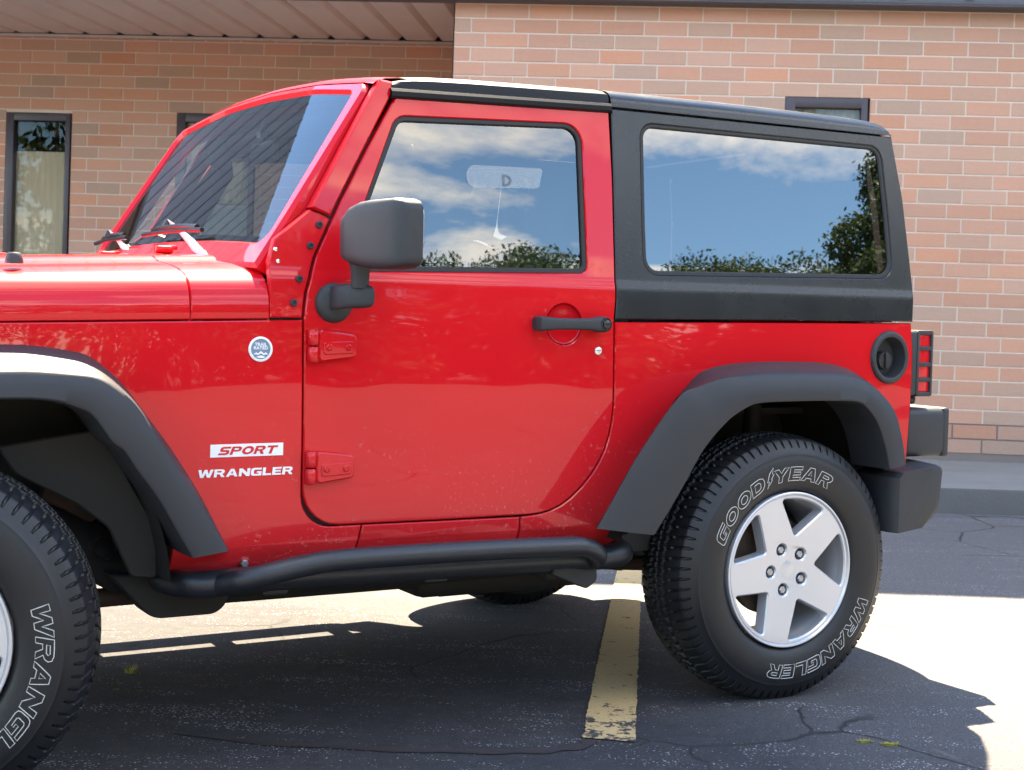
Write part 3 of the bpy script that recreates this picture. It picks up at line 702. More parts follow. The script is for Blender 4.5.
# rear face with its slope
rows = []
for z in np.linspace(1.143, 1.745, 14):
    x = float(np.interp(z, [1.143, 1.246, 1.539, 1.742], [.593, .601, .577, .541])); y0 = yside(x, z) + .001
    rows.append([(x - .002, y0 - .001, z), (x + .006, y0 + .006, z), (x + .014, y0 + .022, z), (x + .018, y0 + .05, z), (x + .018, y0 + .14, z)])
loft(bm, [[Vector(p) for p in r] for r in rows]); loft(bm, [[Vector((p[0], WID - p[1], p[2])) for p in r][::-1] for r in rows])
box(bm, (.58, .916, 1.72), (.06, 1.2, .05)); box(bm, (.612, .916, 1.165), (.02, 1.3, .05))
ht = fin(bm, 'hard_top', M['hardtop'], car, 33)
for mp_, fl_ in ((htn, False), (htf, True)):
    inner = fillet([(-.446, 1.272, .042), (.505, 1.290, .047), (.498, 1.47), (.481, 1.697, .042), (-.438, 1.697, .037), (-.446, 1.40)])
    bm = bmesh.new(); panel(bm, glass_o, [inner], lambda u, v, d: mp_(u, v, d + .003), -.003, .004, .016, vs=VS, us=US, flip=fl_); fin(bm, 'window_seal', M['seal'], ht)
    bm = bmesh.new(); panel(bm, glass_o, (), lambda u, v, d: mp_(u, v, d + .010), .002, .0005, .003, vs=[1.3, 1.4, 1.5, 1.6], us=[-.2, .1, .3], flip=fl_); fin(bm, 'side_window', M['tintglass'], ht)
bm = bmesh.new(); panel(bm, fillet([(.32, 1.22, .05), (1.51, 1.22, .05), (1.46, 1.70, .05), (.37, 1.70, .05)]), (), lambda u, v, d: Vector((float(np.interp(v, [1.143, 1.246, 1.539, 1.742], [.593, .601, .577, .541])) + .012 - d, u, v)), 0, .001, .004, vs=[1.3, 1.45, 1.54, 1.6]); fin(bm, 'rear_window', M['tintglass'], ht, 35, True)
# front roof panels with drip rail
bm = bmesh.new()
def fr_sec(x, lift=0.0):
    z0 = 1.748 + .020 * (x + .55) / .7 ; ys = yside(x, z0) - .008
    pts = [(.018, -.022), (.002, -.022), (-.006, -.016), (-.007, -.004), (-.001, .004), (.010, .006), (.012, .010), (.012, .020), (.018, .033), (.036, .043), (.07, .051), (.16, .063), (.36, .077), (.68, .084)]
    k = 1 - lift; h = [(x, ys + a, z0 + (b if b < .01 else .01 + (b - .01) * k)) for a, b in pts]
    return h + [(q[0], WID - q[1], q[2]) for q in h[-2::-1]]
loft(bm, [fr_sec(-1.250, .80), fr_sec(-1.240, .50), fr_sec(-1.21, .28), fr_sec(-1.17, .12), fr_sec(-1.10, .03), fr_sec(-1.0, -.02), fr_sec(-.8, -.02), fr_sec(-.56), fr_sec(-.553, .1)])
fin(bm, 'roof_panel', M['roofpaint'], car, 33)
# --- windscreen frame, glass, brackets
TX, TZ = .567, .8237
def wsp(u, v, d):          # u across the car, v up the slope
    bow = .020 * (1 - ((u - .916) / .69) ** 2); nn = Vector((-.8237, 0, .567))
    p = Vector((-1.588 + TX * v - .08 * (u - .24) / 1.35, u, 1.313 + TZ * v)) + nn * (bow - d); return p
ws_us = list(np.linspace(.24, 1.66, 20))
fo = fillet([(.196, -.075), (1.636, -.075), (1.648, .10), (1.685, .535, .05), (1.25, .573), (.916, .578), (.58, .564), (.262, .535, .05), (.21, .10)])
fi = fillet([(.240, .002, .035), (.58, .012), (.916, .016), (1.25, .016), (1.61, .002, .035), (1.655, .510, .04), (1.25, .545), (.916, .545), (.58, .531), (.320, .500, .035)])
bm = bmesh.new(); panel(bm, fo, [fi], wsp, 0, .010, .055, us=ws_us)
# header roll-over
rows = []
for u in np.linspace(.235, 1.685, 28):
    vt = float(np.interp(u, [.235, .262, .58, .916, 1.25, 1.685], [.528, .535, .564, .578, .573, .533])); p0 = wsp(u, vt - .004, .0015)
    rows.append([p0, p0 + Vector((.012, 0, .009)), p0 + Vector((.035, 0, .017)), p0 + Vector((.085, 0, .022)), p0 + Vector((.125, 0, .020)), p0 + Vector((.13, 0, .0))])
loft(bm, rows)
wf = fin(bm, 'windscreen_frame', M['red'], car, 40, True)
bm = bmesh.new(); panel(bm, fi, (), lambda u, v, d: wsp(u, v, d + .010), -.006, .0005, .005, us=ws_us, vs=[.1, .2, .3, .4]); fin(bm, 'windscreen', M['windshield'], wf, 35, True)
fr_in = fillet([(.256, .022, .03), (.58, .034), (.916, .038), (1.25, .038), (1.597, .022, .03), (1.641, .496, .035), (1.25, .531), (.916, .531), (.58, .518), (.332, .488, .03)])
bm = bmesh.new(); panel(bm, fi, [fr_in], lambda u, v, d: wsp(u, v, d + .0165), -.004, .0005, .002, us=ws_us); fin(bm, 'black_border', M['seal'], wf, 35, True)
brk = fillet([(-1.601, 1.1195), (-1.516, 1.1195), (-1.508, 1.185, .04), (-1.481, 1.276, .04), (-1.432, 1.376), (-1.487, 1.398), (-1.585, 1.318), (-1.602, 1.26)])
apil = [(-1.4285, 1.383), (-1.405, 1.427), (-1.330, 1.562), (-1.243, 1.716), (-1.238, 1.752), (-1.275, 1.756), (-1.30, 1.715), (-1.484, 1.404)]
for mp_, fl_ in ((near, False), (far, True)):
    bm = bmesh.new(); panel(bm, brk, (), lambda u, v, d: mp_(u, v, d - .0005), .0006, .003, .02, vs=VS, flip=fl_)
    b = fin(bm, 'windscreen_bracket', M['red'], car, 35)
    bm = bmesh.new(); panel(bm, apil, (), lambda u, v, d: mp_(u, v, d), .001, .005, .03, vs=VS, flip=fl_); fin(bm, 'windscreen_pillar', M['red'], car, 35)
    for x, z in ((-1.463, 1.360), (-1.489, 1.305), (-1.524, 1.219), (-1.540, 1.158)):
        bm = bmesh.new(); k = -1 if not fl_ else 1; c = mp_(x, z, -.002)
        lathe(bm, [(.0, .0095), (k * .004, .0095), (k * .0065, .0075), (k * .0065, .0042), (k * .003, .0036), (k * .003, 0)], 20, c); fin(bm, 'torx_bolt', M['plastic'], b, 35, True)
    for x, z in ((-1.583, 1.292), (-1.578, 1.262)):
        bm = bmesh.new(); k = -1 if not fl_ else 1; c = mp_(x, z, -.001); lathe(bm, [(.0, .006), (k * .004, .005), (k * .0055, 0)], 14, c); fin(bm, 'screw', M['chrome'], b, 35, True)
# --- hood and cowl
def hood_sec(x):
    z0 = float(np.interp(x, [-2.95, -2.25, -1.8, -1.59], [1.080, 1.101, 1.1135, 1.1185])); y0 = yside(x, z0) + .006
    pts = [(.012, -.004), (.001, .000), (.000, .004), (.001, .03), (.006, .058), (.017, .080), (.034, .096), (.060, .108), (.11, .119), (.20, .130), (.29, .138), (.31, .146), (.34, .153), (.45, .160), (.60, .165), (WID / 2 - y0, .167)]
    fr = 1 - .35 * max(0, min(1, (-2.75 - x) / .2)) ** 2
    lift = .012 * max(0, min(1, (x + 2.3) / .7))
    h = [(x, y0 + a, z0 + (b * fr + (lift * min(1, a / .15) if a > .02 else 0))) for a, b in pts]
    return h + [(q[0], WID - q[1], q[2]) for q in h[-2::-1]]
def lid(bm, xs):
    S_ = [hood_sec(x) for x in xs]; V, _ = loft(bm, S_)
    for i in (0, -1):
        s = 1 if i == 0 else -1; A = [Vector(p) + Vector((-.003 * s, 0, 0)) for p in S_[i]]
        ring = [[Vector(p) for p in S_[i]], [Vector((p.x - .0 * s, p.y + (.003 if p.y < .9 else -.003), p.z - .004)) + Vector((0, 0, 0)) for p in A], [Vector((p.x + .004 * s, p.y + (.01 if p.y < .9 else -.01), p.z - .02)) for p in A]]
        loft(bm, ring)
bm = bmesh.new(); lid(bm, [-2.95, -2.88, -2.8, -2.7, -2.5, -2.3, -2.1, -1.95, -1.85, -1.807]); hd = fin(bm, 'hood', M['red'], car, 40, True)
bm = bmesh.new(); lid(bm, [-1.800, -1.75, -1.68, -1.63, -1.603]); fin(bm, 'cowl', M['red'], car, 40, True)
bm = bmesh.new()
for x0, x1 in ((-1.83, -1.77), (-1.66, -1.56)):
    loft(bm, [[Vector((x, p[1] + (.012 if p[1] < .9 else -.012), p[2] - .016)) for p in hood_sec(min(x, -1.603))] for x in np.linspace(x0, x1, 4)])
box(bm, (-2.2, .916, 1.08), (1.25, 1.4, .03))
fin(bm, 'cowl_tray', M['seal'], car, 40, True)
# hood latch, bump stop, washer nozzles
bm = bmesh.new(); lathe(bm, [(.0, .022), (.010, .021), (.022, .018), (.026, .014), (.027, 0)], 20, (-2.193, .30, 1.238), 'z'); fin(bm, 'bump_stop', M['plastic'], hd, 35, True)
for y in (.62, 1.22):
    bm = bmesh.new(); box(bm, (-1.735, y, 1.297), (.05, .035, .022), .008, 3); box(bm, (-1.712, y, 1.303), (.03, .02, .014), .005); fin(bm, 'washer_nozzle', M['red'], hd)
bm = bmesh.new(); box(bm, (-2.05, 1.30, 1.288), (.06, .03, .012), .005); fin(bm, 'latch_catch', M['red'], hd)
for mir in (False, True):
    bm = bmesh.new(); S = (lambda p: (p[0], WID - p[1], p[2])) if mir else (lambda p: p); yb = yside(-2.42, 1.1)
    box(bm, S((-2.42, yb - .012, 1.115)), (.03, .02, .09), .006); box(bm, S((-2.42, yb - .01, 1.06)), (.045, .018, .035), .005); fin(bm, 'hood_latch', M['plastic'], car)
# wipers: arm rising from its pivot to a blade parked along the foot of the glass
for px, py, ay, b0, b1 in ((-1.640, .56, .93, .62, 1.10), (-1.660, 1.20, 1.52, 1.26, 1.62)):
    bm = bmesh.new(); apex = wsp(ay, .066, -.028); base = Vector((px, py, 1.272))
    dirv = (apex - base); side = Vector((0, 1, .0)); 
    secs = []
    for t_, w, h in ((0, .040, .012), (.08, .052, .014), (.35, .040, .010), (.7, .022, .007), (1, .008, .005)):
        c = base + dirv * t_ + Vector((0, 0, .012 * math.sin(math.pi * t_))); up_ = Vector((-.5, 0, .86))
        secs.append([c + side * w * a_ + up_ * h * b_ for a_, b_ in ((-1, -1), (1, -1), (1, .6), (.6, 1), (-.6, 1), (-1, .6))])
    V, _ = loft(bm, secs, True); bm.faces.new(V[0]); bm.faces.new(V[-1])
    w = fin(bm, 'wiper', M['wiperarm'], car, 30, True)
    bm = bmesh.new()
    P = [wsp(y, .026 + .004 * math.sin(math.pi * (y - b0) / (b1 - b0)), -.022) for y in np.linspace(b0, b1, 14)]
    tube(bm, P, .007, 8); 
    Q = [wsp(y, .040, -.020 - .008 * math.sin(math.pi * (y - b0 - .06) / (b1 - b0 - .12))) for y in np.linspace(b0 + .06, b1 - .06, 10)]; tube(bm, Q, .008, 8)
    tube(bm, [apex, wsp(ay, .04, -.024)], .010, 8)
    fin(bm, 'wiper_blade', M['blackgloss'], w, 40, True)
    bm = bmesh.new(); lathe(bm, [(0, .022), (.02, .02), (.03, .014), (.032, 0)], 18, base + Vector((0, 0, -.02)), 'z'); fin(bm, 'wiper_pivot', M['plastic'], w, 35, True)
# --- fender flares
def resample(P, n):
    P = [Vector(p) for p in P]; L = [0]
    for a, b in zip(P, P[1:]): L.append(L[-1] + (b - a).length)
    Q = smooth_path(P, 8); L = [0]
    for a, b in zip(Q, Q[1:]): L.append(L[-1] + (b - a).length)
    out = []; j = 0
    for i in range(n):
        s = L[-1] * i / (n - 1)
        while j < len(L) - 2 and L[j + 1] < s: j += 1
        t_ = (s - L[j]) / max(L[j + 1] - L[j], 1e-9); out.append(Q[j].lerp(Q[j + 1], t_))
    return out
def polar(P, cx, n):
    Q = smooth_path([(x, y, z) for x, y, z in P], 10); th = np.array([math.atan2(q.z - HZ, cx - q.x) for q in Q]); rr = np.array([math.hypot(q.z - HZ, q.x - cx) for q in Q]); yy = np.array([q.y for q in Q])
    od = np.argsort(th, kind='stable'); t = np.linspace(th.min(), th.max(), n)
    r = np.interp(t, th[od], rr[od]); y = np.interp(t, th[od], yy[od])
    return [Vector((cx - r_ * math.cos(a), y_, HZ + r_ * math.sin(a))) for a, r_, y_ in zip(t, r, y)]
def flare(O, K, I, mir, cx, name='fender_flare'):
    n = 96; S = (lambda p: Vector((p[0], WID - p[1], p[2]))) if mir else (lambda p: Vector(p))
    o = polar([(x, yside(x, max(z, .55)) - .002, z) for x, z in O], cx, n); k = polar(K, cx, n); i = polar([(x, -.024, z) for x, z in I], cx, n)
    rows = []
    for a, b, c in zip(o, k, i):
        f = c - b
        m1 = a.lerp(b, .55) + Vector((0, -.004, 0)) * 1; e1 = b.lerp(a, .10); e2 = b + f * .10 + Vector((0, -.004, 0)); e3 = b + f * .5 + Vector((0, -.005, 0))
        rd = f.normalized()
        rows.append([S(a + Vector((0, .004, 0)) - rd * .0), S(a), S(a.lerp(b, .3) ), S(m1), S(e1), S(b + f * .02), S(e2), S(e3), S(c - f * .06), S(c + Vector((0, .004, 0))), S(c + Vector((0, .014, 0)) + rd * .002), S(c + Vector((0, .05, 0)) + rd * .004), S(c + Vector((0, .17, 0)) + rd * .004)])
    bm = bmesh.new(); V, _ = loft(bm, rows); bm.faces.new(V[0]); bm.faces.new(V[-1])
    return fin(bm, name, M['flare'], car, 38, True)
rO = [(-.605, .537), (-.570, .587), (-.460, .750), (-.335, .912), (-.320, .928), (-.265, .976), (-.205, .996), (-.104, 1.009), (.050, 1.013), (.225, 1.008), (.330, .985), (.395, .945), (.430, .885), (.455, .80), (.465, .70)]
rI = [(-.523, .532), (-.481, .589), (-.425, .669), (-.358, .769), (-.279, .845), (-.218, .881), (-.160, .898), (-.033, .902), (.106, .902), (.215, .897), (.262, .873), (.305, .824), (.338, .750), (.355, .688)]
rK = [(-.714, -.014, .560), (-.682, -.014, .608), (-.577, -.012, .764), (-.446, -.010, .918), (-.372, -.006, .948), (-.29, -.006, .970), (-.20, -.004, .978), (-.10, -.004, .982), (.05, -.004, .982), (.20, -.004, .974), (.285, -.006, .945), (.345, -.008, .905), (.385, -.012, .855), (.412, -.016, .770), (.425, -.018, .70)]
fO = [(-2.86, .86), (-2.80, .97), (-2.70, 1.03), (-2.55, 1.046), (-2.253, 1.046), (-2.179, 1.044), (-2.102, 1.034), (-2.056, 1.023), (-2.009, .990), (-1.968, .950), (-1.915, .880), (-1.850, .792), (-1.772, .668), (-1.702, .534)]
fK = [(-2.86, -.005, .84), (-2.79, -.005, .93), (-2.70, -.005, .98), (-2.55, -.006, .995), (-2.284, -.006, .995), (-2.214, -.006, .995), (-2.126, -.008, .988), (-2.066, -.008, .979), (-2.013, -.010, .946), (-1.980, -.012, .915), (-1.938, -.014, .855), (-1.88, -.016, .765), (-1.815, -.018, .664), (-1.757, -.018, .563)]
fI = [(-2.80, .83), (-2.74, .90), (-2.66, .925), (-2.55, .931), (-2.284, .931), (-2.213, .930), (-2.155, .923), (-2.119, .911), (-2.081, .892), (-2.035, .830), (-2.010, .811), (-1.977, .762), (-1.928, .695), (-1.882, .615), (-1.845, .552)]
for mir in (False, True): flare(rO, rK, rI, mir, 0.0); flare(fO, fK, fI, mir, -WB)
# --- wheel wells
def well(cx, pts, y1, mir, name):
    S = (lambda p: Vector((p[0], WID - p[1], p[2]))) if mir else (lambda p: Vector(p)); bm = bmesh.new(); Q = smooth_path([(x, 0, z) for x, z in pts], 6)
    loft(bm, [[S((p.x, y, p.z + .015 * math.sin(p.x * 31 + y * 17) * (y > .2))) for p in Q] for y in (.09, .16, .25, .38, y1)])
    bm.faces.new([bm.verts.new(S((p.x, y1, p.z))) for p in Q]); return fin(bm, name, M['liner'], car, 40, True)
for mir in (False, True):
    well(0, [(-.56, .50), (-.52, .62), (-.44, .76), (-.33, .88), (-.2, .945), (0, .955), (.2, .95), (.33, .90), (.40, .80), (.44, .66), (.45, .52)], .56, mir, 'wheel_well')
    well(0, [(-2.90, .70), (-2.84, .86), (-2.72, .96), (-2.5, .985), (-2.2, .975), (-2.09, .95), (-2.01, .85), (-1.95, .74), (-1.90, .64), (-1.872, .54), (-1.865, .475)], .50, mir, 'wheel_well')
# lower splash flap behind the front wheel
for mir in (False, True):
    bm = bmesh.new(); S = (lambda p: Vector((p[0], WID - p[1], p[2]))) if mir else (lambda p: Vector(p))
    panel(bm, fillet([(-2.07, .83, .03), (-2.0, .84), (-1.93, .70), (-1.885, .62), (-1.868, .56), (-1.866, .468, .01), (-1.93, .474, .02), (-1.985, .60, .05), (-2.06, .66, .03), (-2.20, .735, .04), (-2.24, .80)]), (), lambda u, v, d: S((u, .20 + d + .15 * max(0, (-1.93 - u)), v)), 0, .004, .01, us=[-2.1, -2.0, -1.95], flip=mir)
    fin(bm, 'splash_flap', M['liner'], car)
# --- wheels: one set of meshes shared by all five
def tyre_mesh():
    NT_, prof = 960, []
    side = [(.045, .232), (.026, .236), (.016, .243), (.010, .254), (.005, .268), (.0015, .285), (.0, .305), (.001, .322), (.0035, .337), (.0055, .3425), (.0055, .346), (.009, .350), (.0135, .358), (.018, .366), (.0225, .374)]
    tread = [(.027, .381), (.031, .387), (.035, .3915)] + [(.035 + (.19) * i / 44, .3915 + .0135 * (1 - (abs(i / 22 - 1)) ** 2.2)) for i in range(1, 44)] + [(.225, .3915), (.229, .387), (.233, .381)]
    full = side + tread + [(.26 - a, r) for a, r in side[::-1]]
    A = np.array(full); npf = len(A); th = np.linspace(0, 2 * np.pi, NT_, endpoint=False)
    T, a = np.meshgrid(th, A[:, 0], indexing='ij'); _, r = np.meshgrid(th, A[:, 1], indexing='ij')
    v = (a - .13) / .095
    P = 80; ph = T * P / (2 * np.pi)
    dep = np.zeros_like(r)
    zig = .05 * np.sin(2 * np.pi * ph)
    for c0 in (-.30, .30): dep = np.maximum(dep, .0085 * (np.abs(v - c0 - zig) < .065))
    dep = np.maximum(dep, .007 * (np.abs(v - .02 - .5 * zig) < .035))
    av = np.abs(v); sg = np.sign(v)
    # shoulder lugs: slanted lateral grooves reaching over the shoulder
    lug = np.mod(ph + .55 * (av - .7) * 1.0 + .25 * sg, 1.0)
    dep = np.maximum(dep, .0055 * ((lug < .22) & (av > .55) & (r > .371)))
    lug2 = np.mod(ph + .5 + .55 * (av - .7) + .25 * sg, 1.0); pass
    # centre blocks
    cg = np.mod(ph + 1.1 * v, 1.0); dep = np.maximum(dep, .0055 * ((cg < .17) & (av < .52)))
    dep += .0016 * np.sin(2 * np.pi * ph * 4) * 0
    dep *= (r > .370)
    rr = r - dep; aa = a + np.where((r < .392) & (dep > 0), np.sign(.13 - a) * dep * .8, 0)
    X = rr * np.cos(T); Z = rr * np.sin(T); Y = aa
    verts = np.stack([X, Y, Z], -1).reshape(-1, 3)
    i = np.arange(NT_); i2 = (i + 1) % NT_; j = np.arange(npf - 1)
    I, J = np.meshgrid(i, j, indexing='ij'); I2, _ = np.meshgrid(i2, j, indexing='ij')
    F = np.stack([I * npf + J, I2 * npf + J, I2 * npf + J + 1, I * npf + J + 1], -1).reshape(-1, 4)
    return verts, F
TV, TF = tyre_mesh()
def np_mesh(name, V, F):
    me = bpy.data.meshes.new(name); me.vertices.add(len(V)); me.vertices.foreach_set('co', V.ravel().astype(np.float32))
    n = F.shape[1]; me.loops.add(F.size); me.loops.foreach_set('vertex_index', F.ravel().astype(np.int32)); me.polygons.add(len(F)); me.polygons.foreach_set('loop_start', np.arange(0, F.size, n, dtype=np.int32)); me.update(calc_edges=True); me.validate(); return me
tyre_me = np_mesh('tyre', TV, TF)
def rim_meshes():
    bm = bmesh.new()
    # outer lip and barrel
    lathe(bm, [(.030, .2335), (.014, .2345), (.0105, .2338), (.0095, .232), (.0098, .2285), (.016, .2235), (.024, .2205), (.034, .2165), (.060, .2085), (.105, .205), (.16, .203), (.20, .208), (.235, .222), (.245, .233)], 120)
    spokes = [41 + 72 * k for k in range(5)]; wins = []; w = .0505
    for a0 in spokes:
        def pol(r, a): return (r * math.cos(R_(a)), r * math.sin(R_(a)))
        rin = .098; ri = w / math.sin(R_(36)); Ro = .2135
        a_s = a0 + math.degrees(math.asin((w - .002) / Ro)); a_e = a0 + 72 - math.degrees(math.asin((w - .002) / Ro))
        pts = [(*pol(ri + .014, a0 + 36), .008)]
        arc = [pol(Ro, a_s + (a_e - a_s) * k / 8) for k in range(9)]
        pts += [(*arc[0], .014)] + arc[1:-1] + [(*arc[-1], .014)]
        if True: pts = pts[::-1]
        wins.append(fillet(pts, 5))
    lug = [circle2(.0640 * math.cos(R_(a)), .0640 * math.sin(R_(a)), .0178, 20) for a in spokes]
    def mp(u, v, d):
        r = math.hypot(u, v); return Vector((u, .0135 + .030 * max(0, 1 - r / .21) ** 1.3 * .6 + d - (.006 if r < .05 else 0) * 0, v))
    panel(bm, circle2(0, 0, .2262, 100), wins + lug, mp, 0, .004, .040, us=[-.15, -.1, -.05, 0, .05, .1, .15], vs=[-.15, -.1, -.05, 0, .05, .1, .15])
    me = bpy.data.meshes.new('rim'); bm.to_mesh(me); bm.free()
    bm = bmesh.new(); lathe(bm, [(.040, .032), (.033, .032), (.030, .030), (.0285, .025), (.028, 0)], 32); cap = bpy.data.meshes.new('hub_cap'); bmesh.ops.recalc_face_normals(bm, faces=bm.faces[:]); bm.to_mesh(cap); bm.free()
    bm = bmesh.new(); lathe(bm, [(.05, .0130), (.036, .0130), (.033, .0118), (.029, .0118), (.0265, .0095), (.0255, 0)], 6); nut = bpy.data.meshes.new('lug_nut'); bmesh.ops.recalc_face_normals(bm, faces=bm.faces[:]); bm.to_mesh(nut); bm.free()
    bm = bmesh.new(); lathe(bm, [(.075, .0), (.075, .085), (.085, .09), (.1, .095), (.1, .15), (.125, .15), (.125, .0)], 40); box(bm, (.10, .118, .06), (.09, .07, .12), .015); dsk = bpy.data.meshes.new('brake_disc'); bmesh.ops.recalc_face_normals(bm, faces=bm.faces[:]); bm.to_mesh(dsk); bm.free()
    return me, cap, nut, dsk, spokes
rim_me, cap_me, nut_me, dsk_me, SPK = rim_meshes()
def text_mesh(s, size, offset=0.0, outline=None, shear=0.0, sx=1.0, extrude=0.0, spacing=1.0):
    cu = bpy.data.curves.new('lettering', 'FONT'); cu.body = s; cu.size = size; cu.offset = offset; cu.shear = shear; cu.space_character = spacing; cu.resolution_u = 3; cu.align_x = 'CENTER'
    if outline: cu.fill_mode = 'NONE'; cu.bevel_depth = outline; cu.bevel_resolution = 1
    else: cu.extrude = extrude
    o = bpy.data.objects.new('lettering', cu); COL.objects.link(o); bpy.context.view_layer.update()
    dg = bpy.context.evaluated_depsgraph_get(); me = bpy.data.meshes.new_from_object(o.evaluated_get(dg)); bpy.data.objects.remove(o); bpy.data.curves.remove(cu)
    for v in me.vertices: v.co.x *= sx
    return me
def ell(cx, cy, rx, ry, n=20): return [(cx + rx * math.cos(2 * math.pi * k / n), cy + ry * math.sin(2 * math.pi * k / n)) for k in range(n)]
GLYPH = {   # heavy block capitals on a ten-unit grid: width, outline, counters
 'W': (14, [(0,10),(2.8,10),(4.0,4.0),(5.8,10),(8.2,10),(10,4),(11.2,10),(14,10),(11.6,0),(8.7,0),(7,5.6),(5.3,0),(2.4,0)], []),
 'R': (10.3, [(0,0),(0,10),(7,10),(9,9.2),(9.8,7.2),(9.2,5.2),(7.6,4.2),(10.3,0),(7.1,0),(5,3.8),(2.7,3.8),(2.7,0)], [[(2.7,5.9),(6.4,5.9),(7.1,6.9),(6.4,7.9),(2.7,7.9)]]),
 'A': (11, [(0,0),(3.9,10),(7.1,10),(11,0),(8.1,0),(7.4,2),(3.6,2),(2.9,0)], [[(4.3,4.1),(6.7,4.1),(5.5,7.6)]]),
 'N': (10.4, [(0,0),(0,10),(3,10),(7.7,4.6),(7.7,10),(10.4,10),(10.4,0),(7.5,0),(2.7,5.5),(2.7,0)], []),
 'G': (10.2, [(10.2,5.6),(5.6,5.6),(5.6,3.7),(7.5,3.7),(7.5,2.3),(3.6,2.3),(2.8,3.1),(2.8,6.9),(3.6,7.7),(10,7.7),(10,10),(2.4,10),(.6,9.2),(0,7.4),(0,2.6),(.6,.8),(2.4,0),(10.2,0)], []),
 'L': (8.4, [(0,0),(0,10),(2.8,10),(2.8,2.3),(8.4,2.3),(8.4,0)], []),
 'E': (8.8, [(0,0),(0,10),(8.6,10),(8.6,7.8),(2.8,7.8),(2.8,6.1),(8,6.1),(8,4),(2.8,4),(2.8,2.2),(8.8,2.2),(8.8,0)], []),
 'O': (11, ell(5.5,5,5.5,5.05,28), [ell(5.5,5,2.7,2.6,20)]),
 'D': (10, [(0,0),(0,10),(6.5,10),(9,8.8),(10,6.5),(10,3.5),(9,1.2),(6.5,0)], [[(2.8,2.3),(5.8,2.3),(7.1,3.6),(7.1,6.4),(5.8,7.7),(2.8,7.7)]]),
 'Y': (10.4, [(0,10),(3.2,10),(5.2,6.8),(7.2,10),(10.4,10),(6.6,4.2),(6.6,0),(3.8,0),(3.8,4.2)], []),
 'S': (9.8, [(0,0),(0,2.3),(6.6,2.3),(7,2.9),(6.6,3.8),(2.2,3.8),(.5,4.8),(0,7),(.6,9.1),(2.4,10),(9.6,10),(9.6,7.7),(3.1,7.7),(2.7,7),(3.1,6.1),(7.4,6.1),(9.1,5.2),(9.8,3),(9.2,.9),(7.4,0)], []),
 'P': (9.8, [(0,0),(0,10),(7,10),(9,9.2),(9.8,7),(9.2,4.8),(7,3.8),(2.7,3.8),(2.7,0)], [[(2.7,5.9),(6.4,5.9),(7.1,6.9),(6.4,7.9),(2.7,7.9)]]),
 'T': (10, [(3.6,0),(3.6,7.7),(0,7.7),(0,10),(10,10),(10,7.7),(6.4,7.7),(6.4,0)], []),
 '/': (5.2, [(1.4,-.8),(2.6,4.2),(1.2,4.0),(3.0,9.6),(5.6,12.6),(4.9,8.6),(6.0,8.2),(4.2,5.0),(5.0,4.7)], []),
}
def lay(word, h, gap=1.1, shear=.18, wide=1.0):
    """letters as outlines in metres, base line at 0, centred"""
    out = []; x = 0
    for ch in word:
        w, o, hs = GLYPH[ch]; out.append([[(((q[0] + x) * wide + q[1] * shear) * h / 10, q[1] * h / 10) for q in l] for l in [o] + hs]); x += w + gap
    half = ((x - gap) * wide + 10 * shear) * h / 20
    return [[[(a - half, b) for a, b in l] for l in g_] for g_ in out], half
SW_R = [.243, .254, .268, .285, .305, .322, .337]; SW_Y = [.016, .010, .005, .0015, .0, .001, .0035]
def arc_text(word, h, rad, mid, span, name):
    """raised white letter outlines set round the sidewall, tops outwards"""
    G, half = lay(word, h); bm = bmesh.new()
    def mp(a, b):
        th = R_(mid - span / 2 * a / half); r = rad + b; return Vector((r * math.cos(th), float(np.interp(r, SW_R, SW_Y)) - .0004, r * math.sin(th)))
    for g_ in G:
        for l in g_:
            L = []
            for i, p in enumerate(l):
                q = l[(i + 1) % len(l)]; m = max(1, int(math.hypot(q[0] - p[0], q[1] - p[1]) / .012))
                for k in range(m): L.append((p[0] + (q[0] - p[0]) * k / m, p[1] + (q[1] - p[1]) * k / m))
            tube(bm, [mp(*p) for p in L], .00105, 6, closed=True)
    me = bpy.data.meshes.new(name); bm.to_mesh(me); bm.free(); return me
def flat_word(bm, word, x, z, h, shear, wide, lift, width=None, tilt=.004):
    G, half = lay(word, h, 1.0, shear, wide); k = (width / 2 / half) if width else 1
    for g_ in G:
        L = [[(x + a * k, z + b + a * k * tilt) for a, b in l] for l in g_]; panel(bm, L[0], L[1:], lambda u, v, d: near(u, v, d - lift), 0, .0003, .0006)
let_me = arc_text('GOOD/YEAR', .041, .270, 111, 101, 'tyre_lettering'); let2_me = arc_text('WRANGLER', .040, .285, -63, 88, 'tyre_lettering')
for me, m in ((tyre_me, M['rubber']), (rim_me, M['silver']), (cap_me, M['silver']), (nut_me, M['steel']), (dsk_me, M['rust']), (let_me, M['letter']), (let2_me, M['letter'])):
    me.materials.append(m); me.polygons.foreach_set('use_smooth', [True] * len(me.polygons)); me.set_sharp_from_angle(angle=R_(33))
def wheel(loc, rot, spin, name='wheel'):
    w = empty(name, car); w.matrix_local = Matrix.Translation(loc) @ rot.to_4x4() @ Matrix.Rotation(-R_(spin), 4, 'Y')
    def ch(n, me, mt=None):
        o = bpy.data.objects.new(n, me); COL.objects.link(o); o.parent = w
        if mt: o.matrix_local = mt
        return o
    ch('tyre', tyre_me); ch('rim', rim_me); ch('hub_cap', cap_me); ch('brake_disc', dsk_me); ch('tyre_lettering', let_me); ch('tyre_lettering', let2_me)
    for a in SPK: ch('lug_nut', nut_me, Matrix.Translation((.064 * math.cos(R_(a)), 0, .064 * math.sin(R_(a)))))
    return w
I3 = Matrix.Identity(3); TR = .4048
wheel((0, 0, TR - .011), I3, 0)
steer = Matrix.Rotation(-.3768, 3, 'Z')
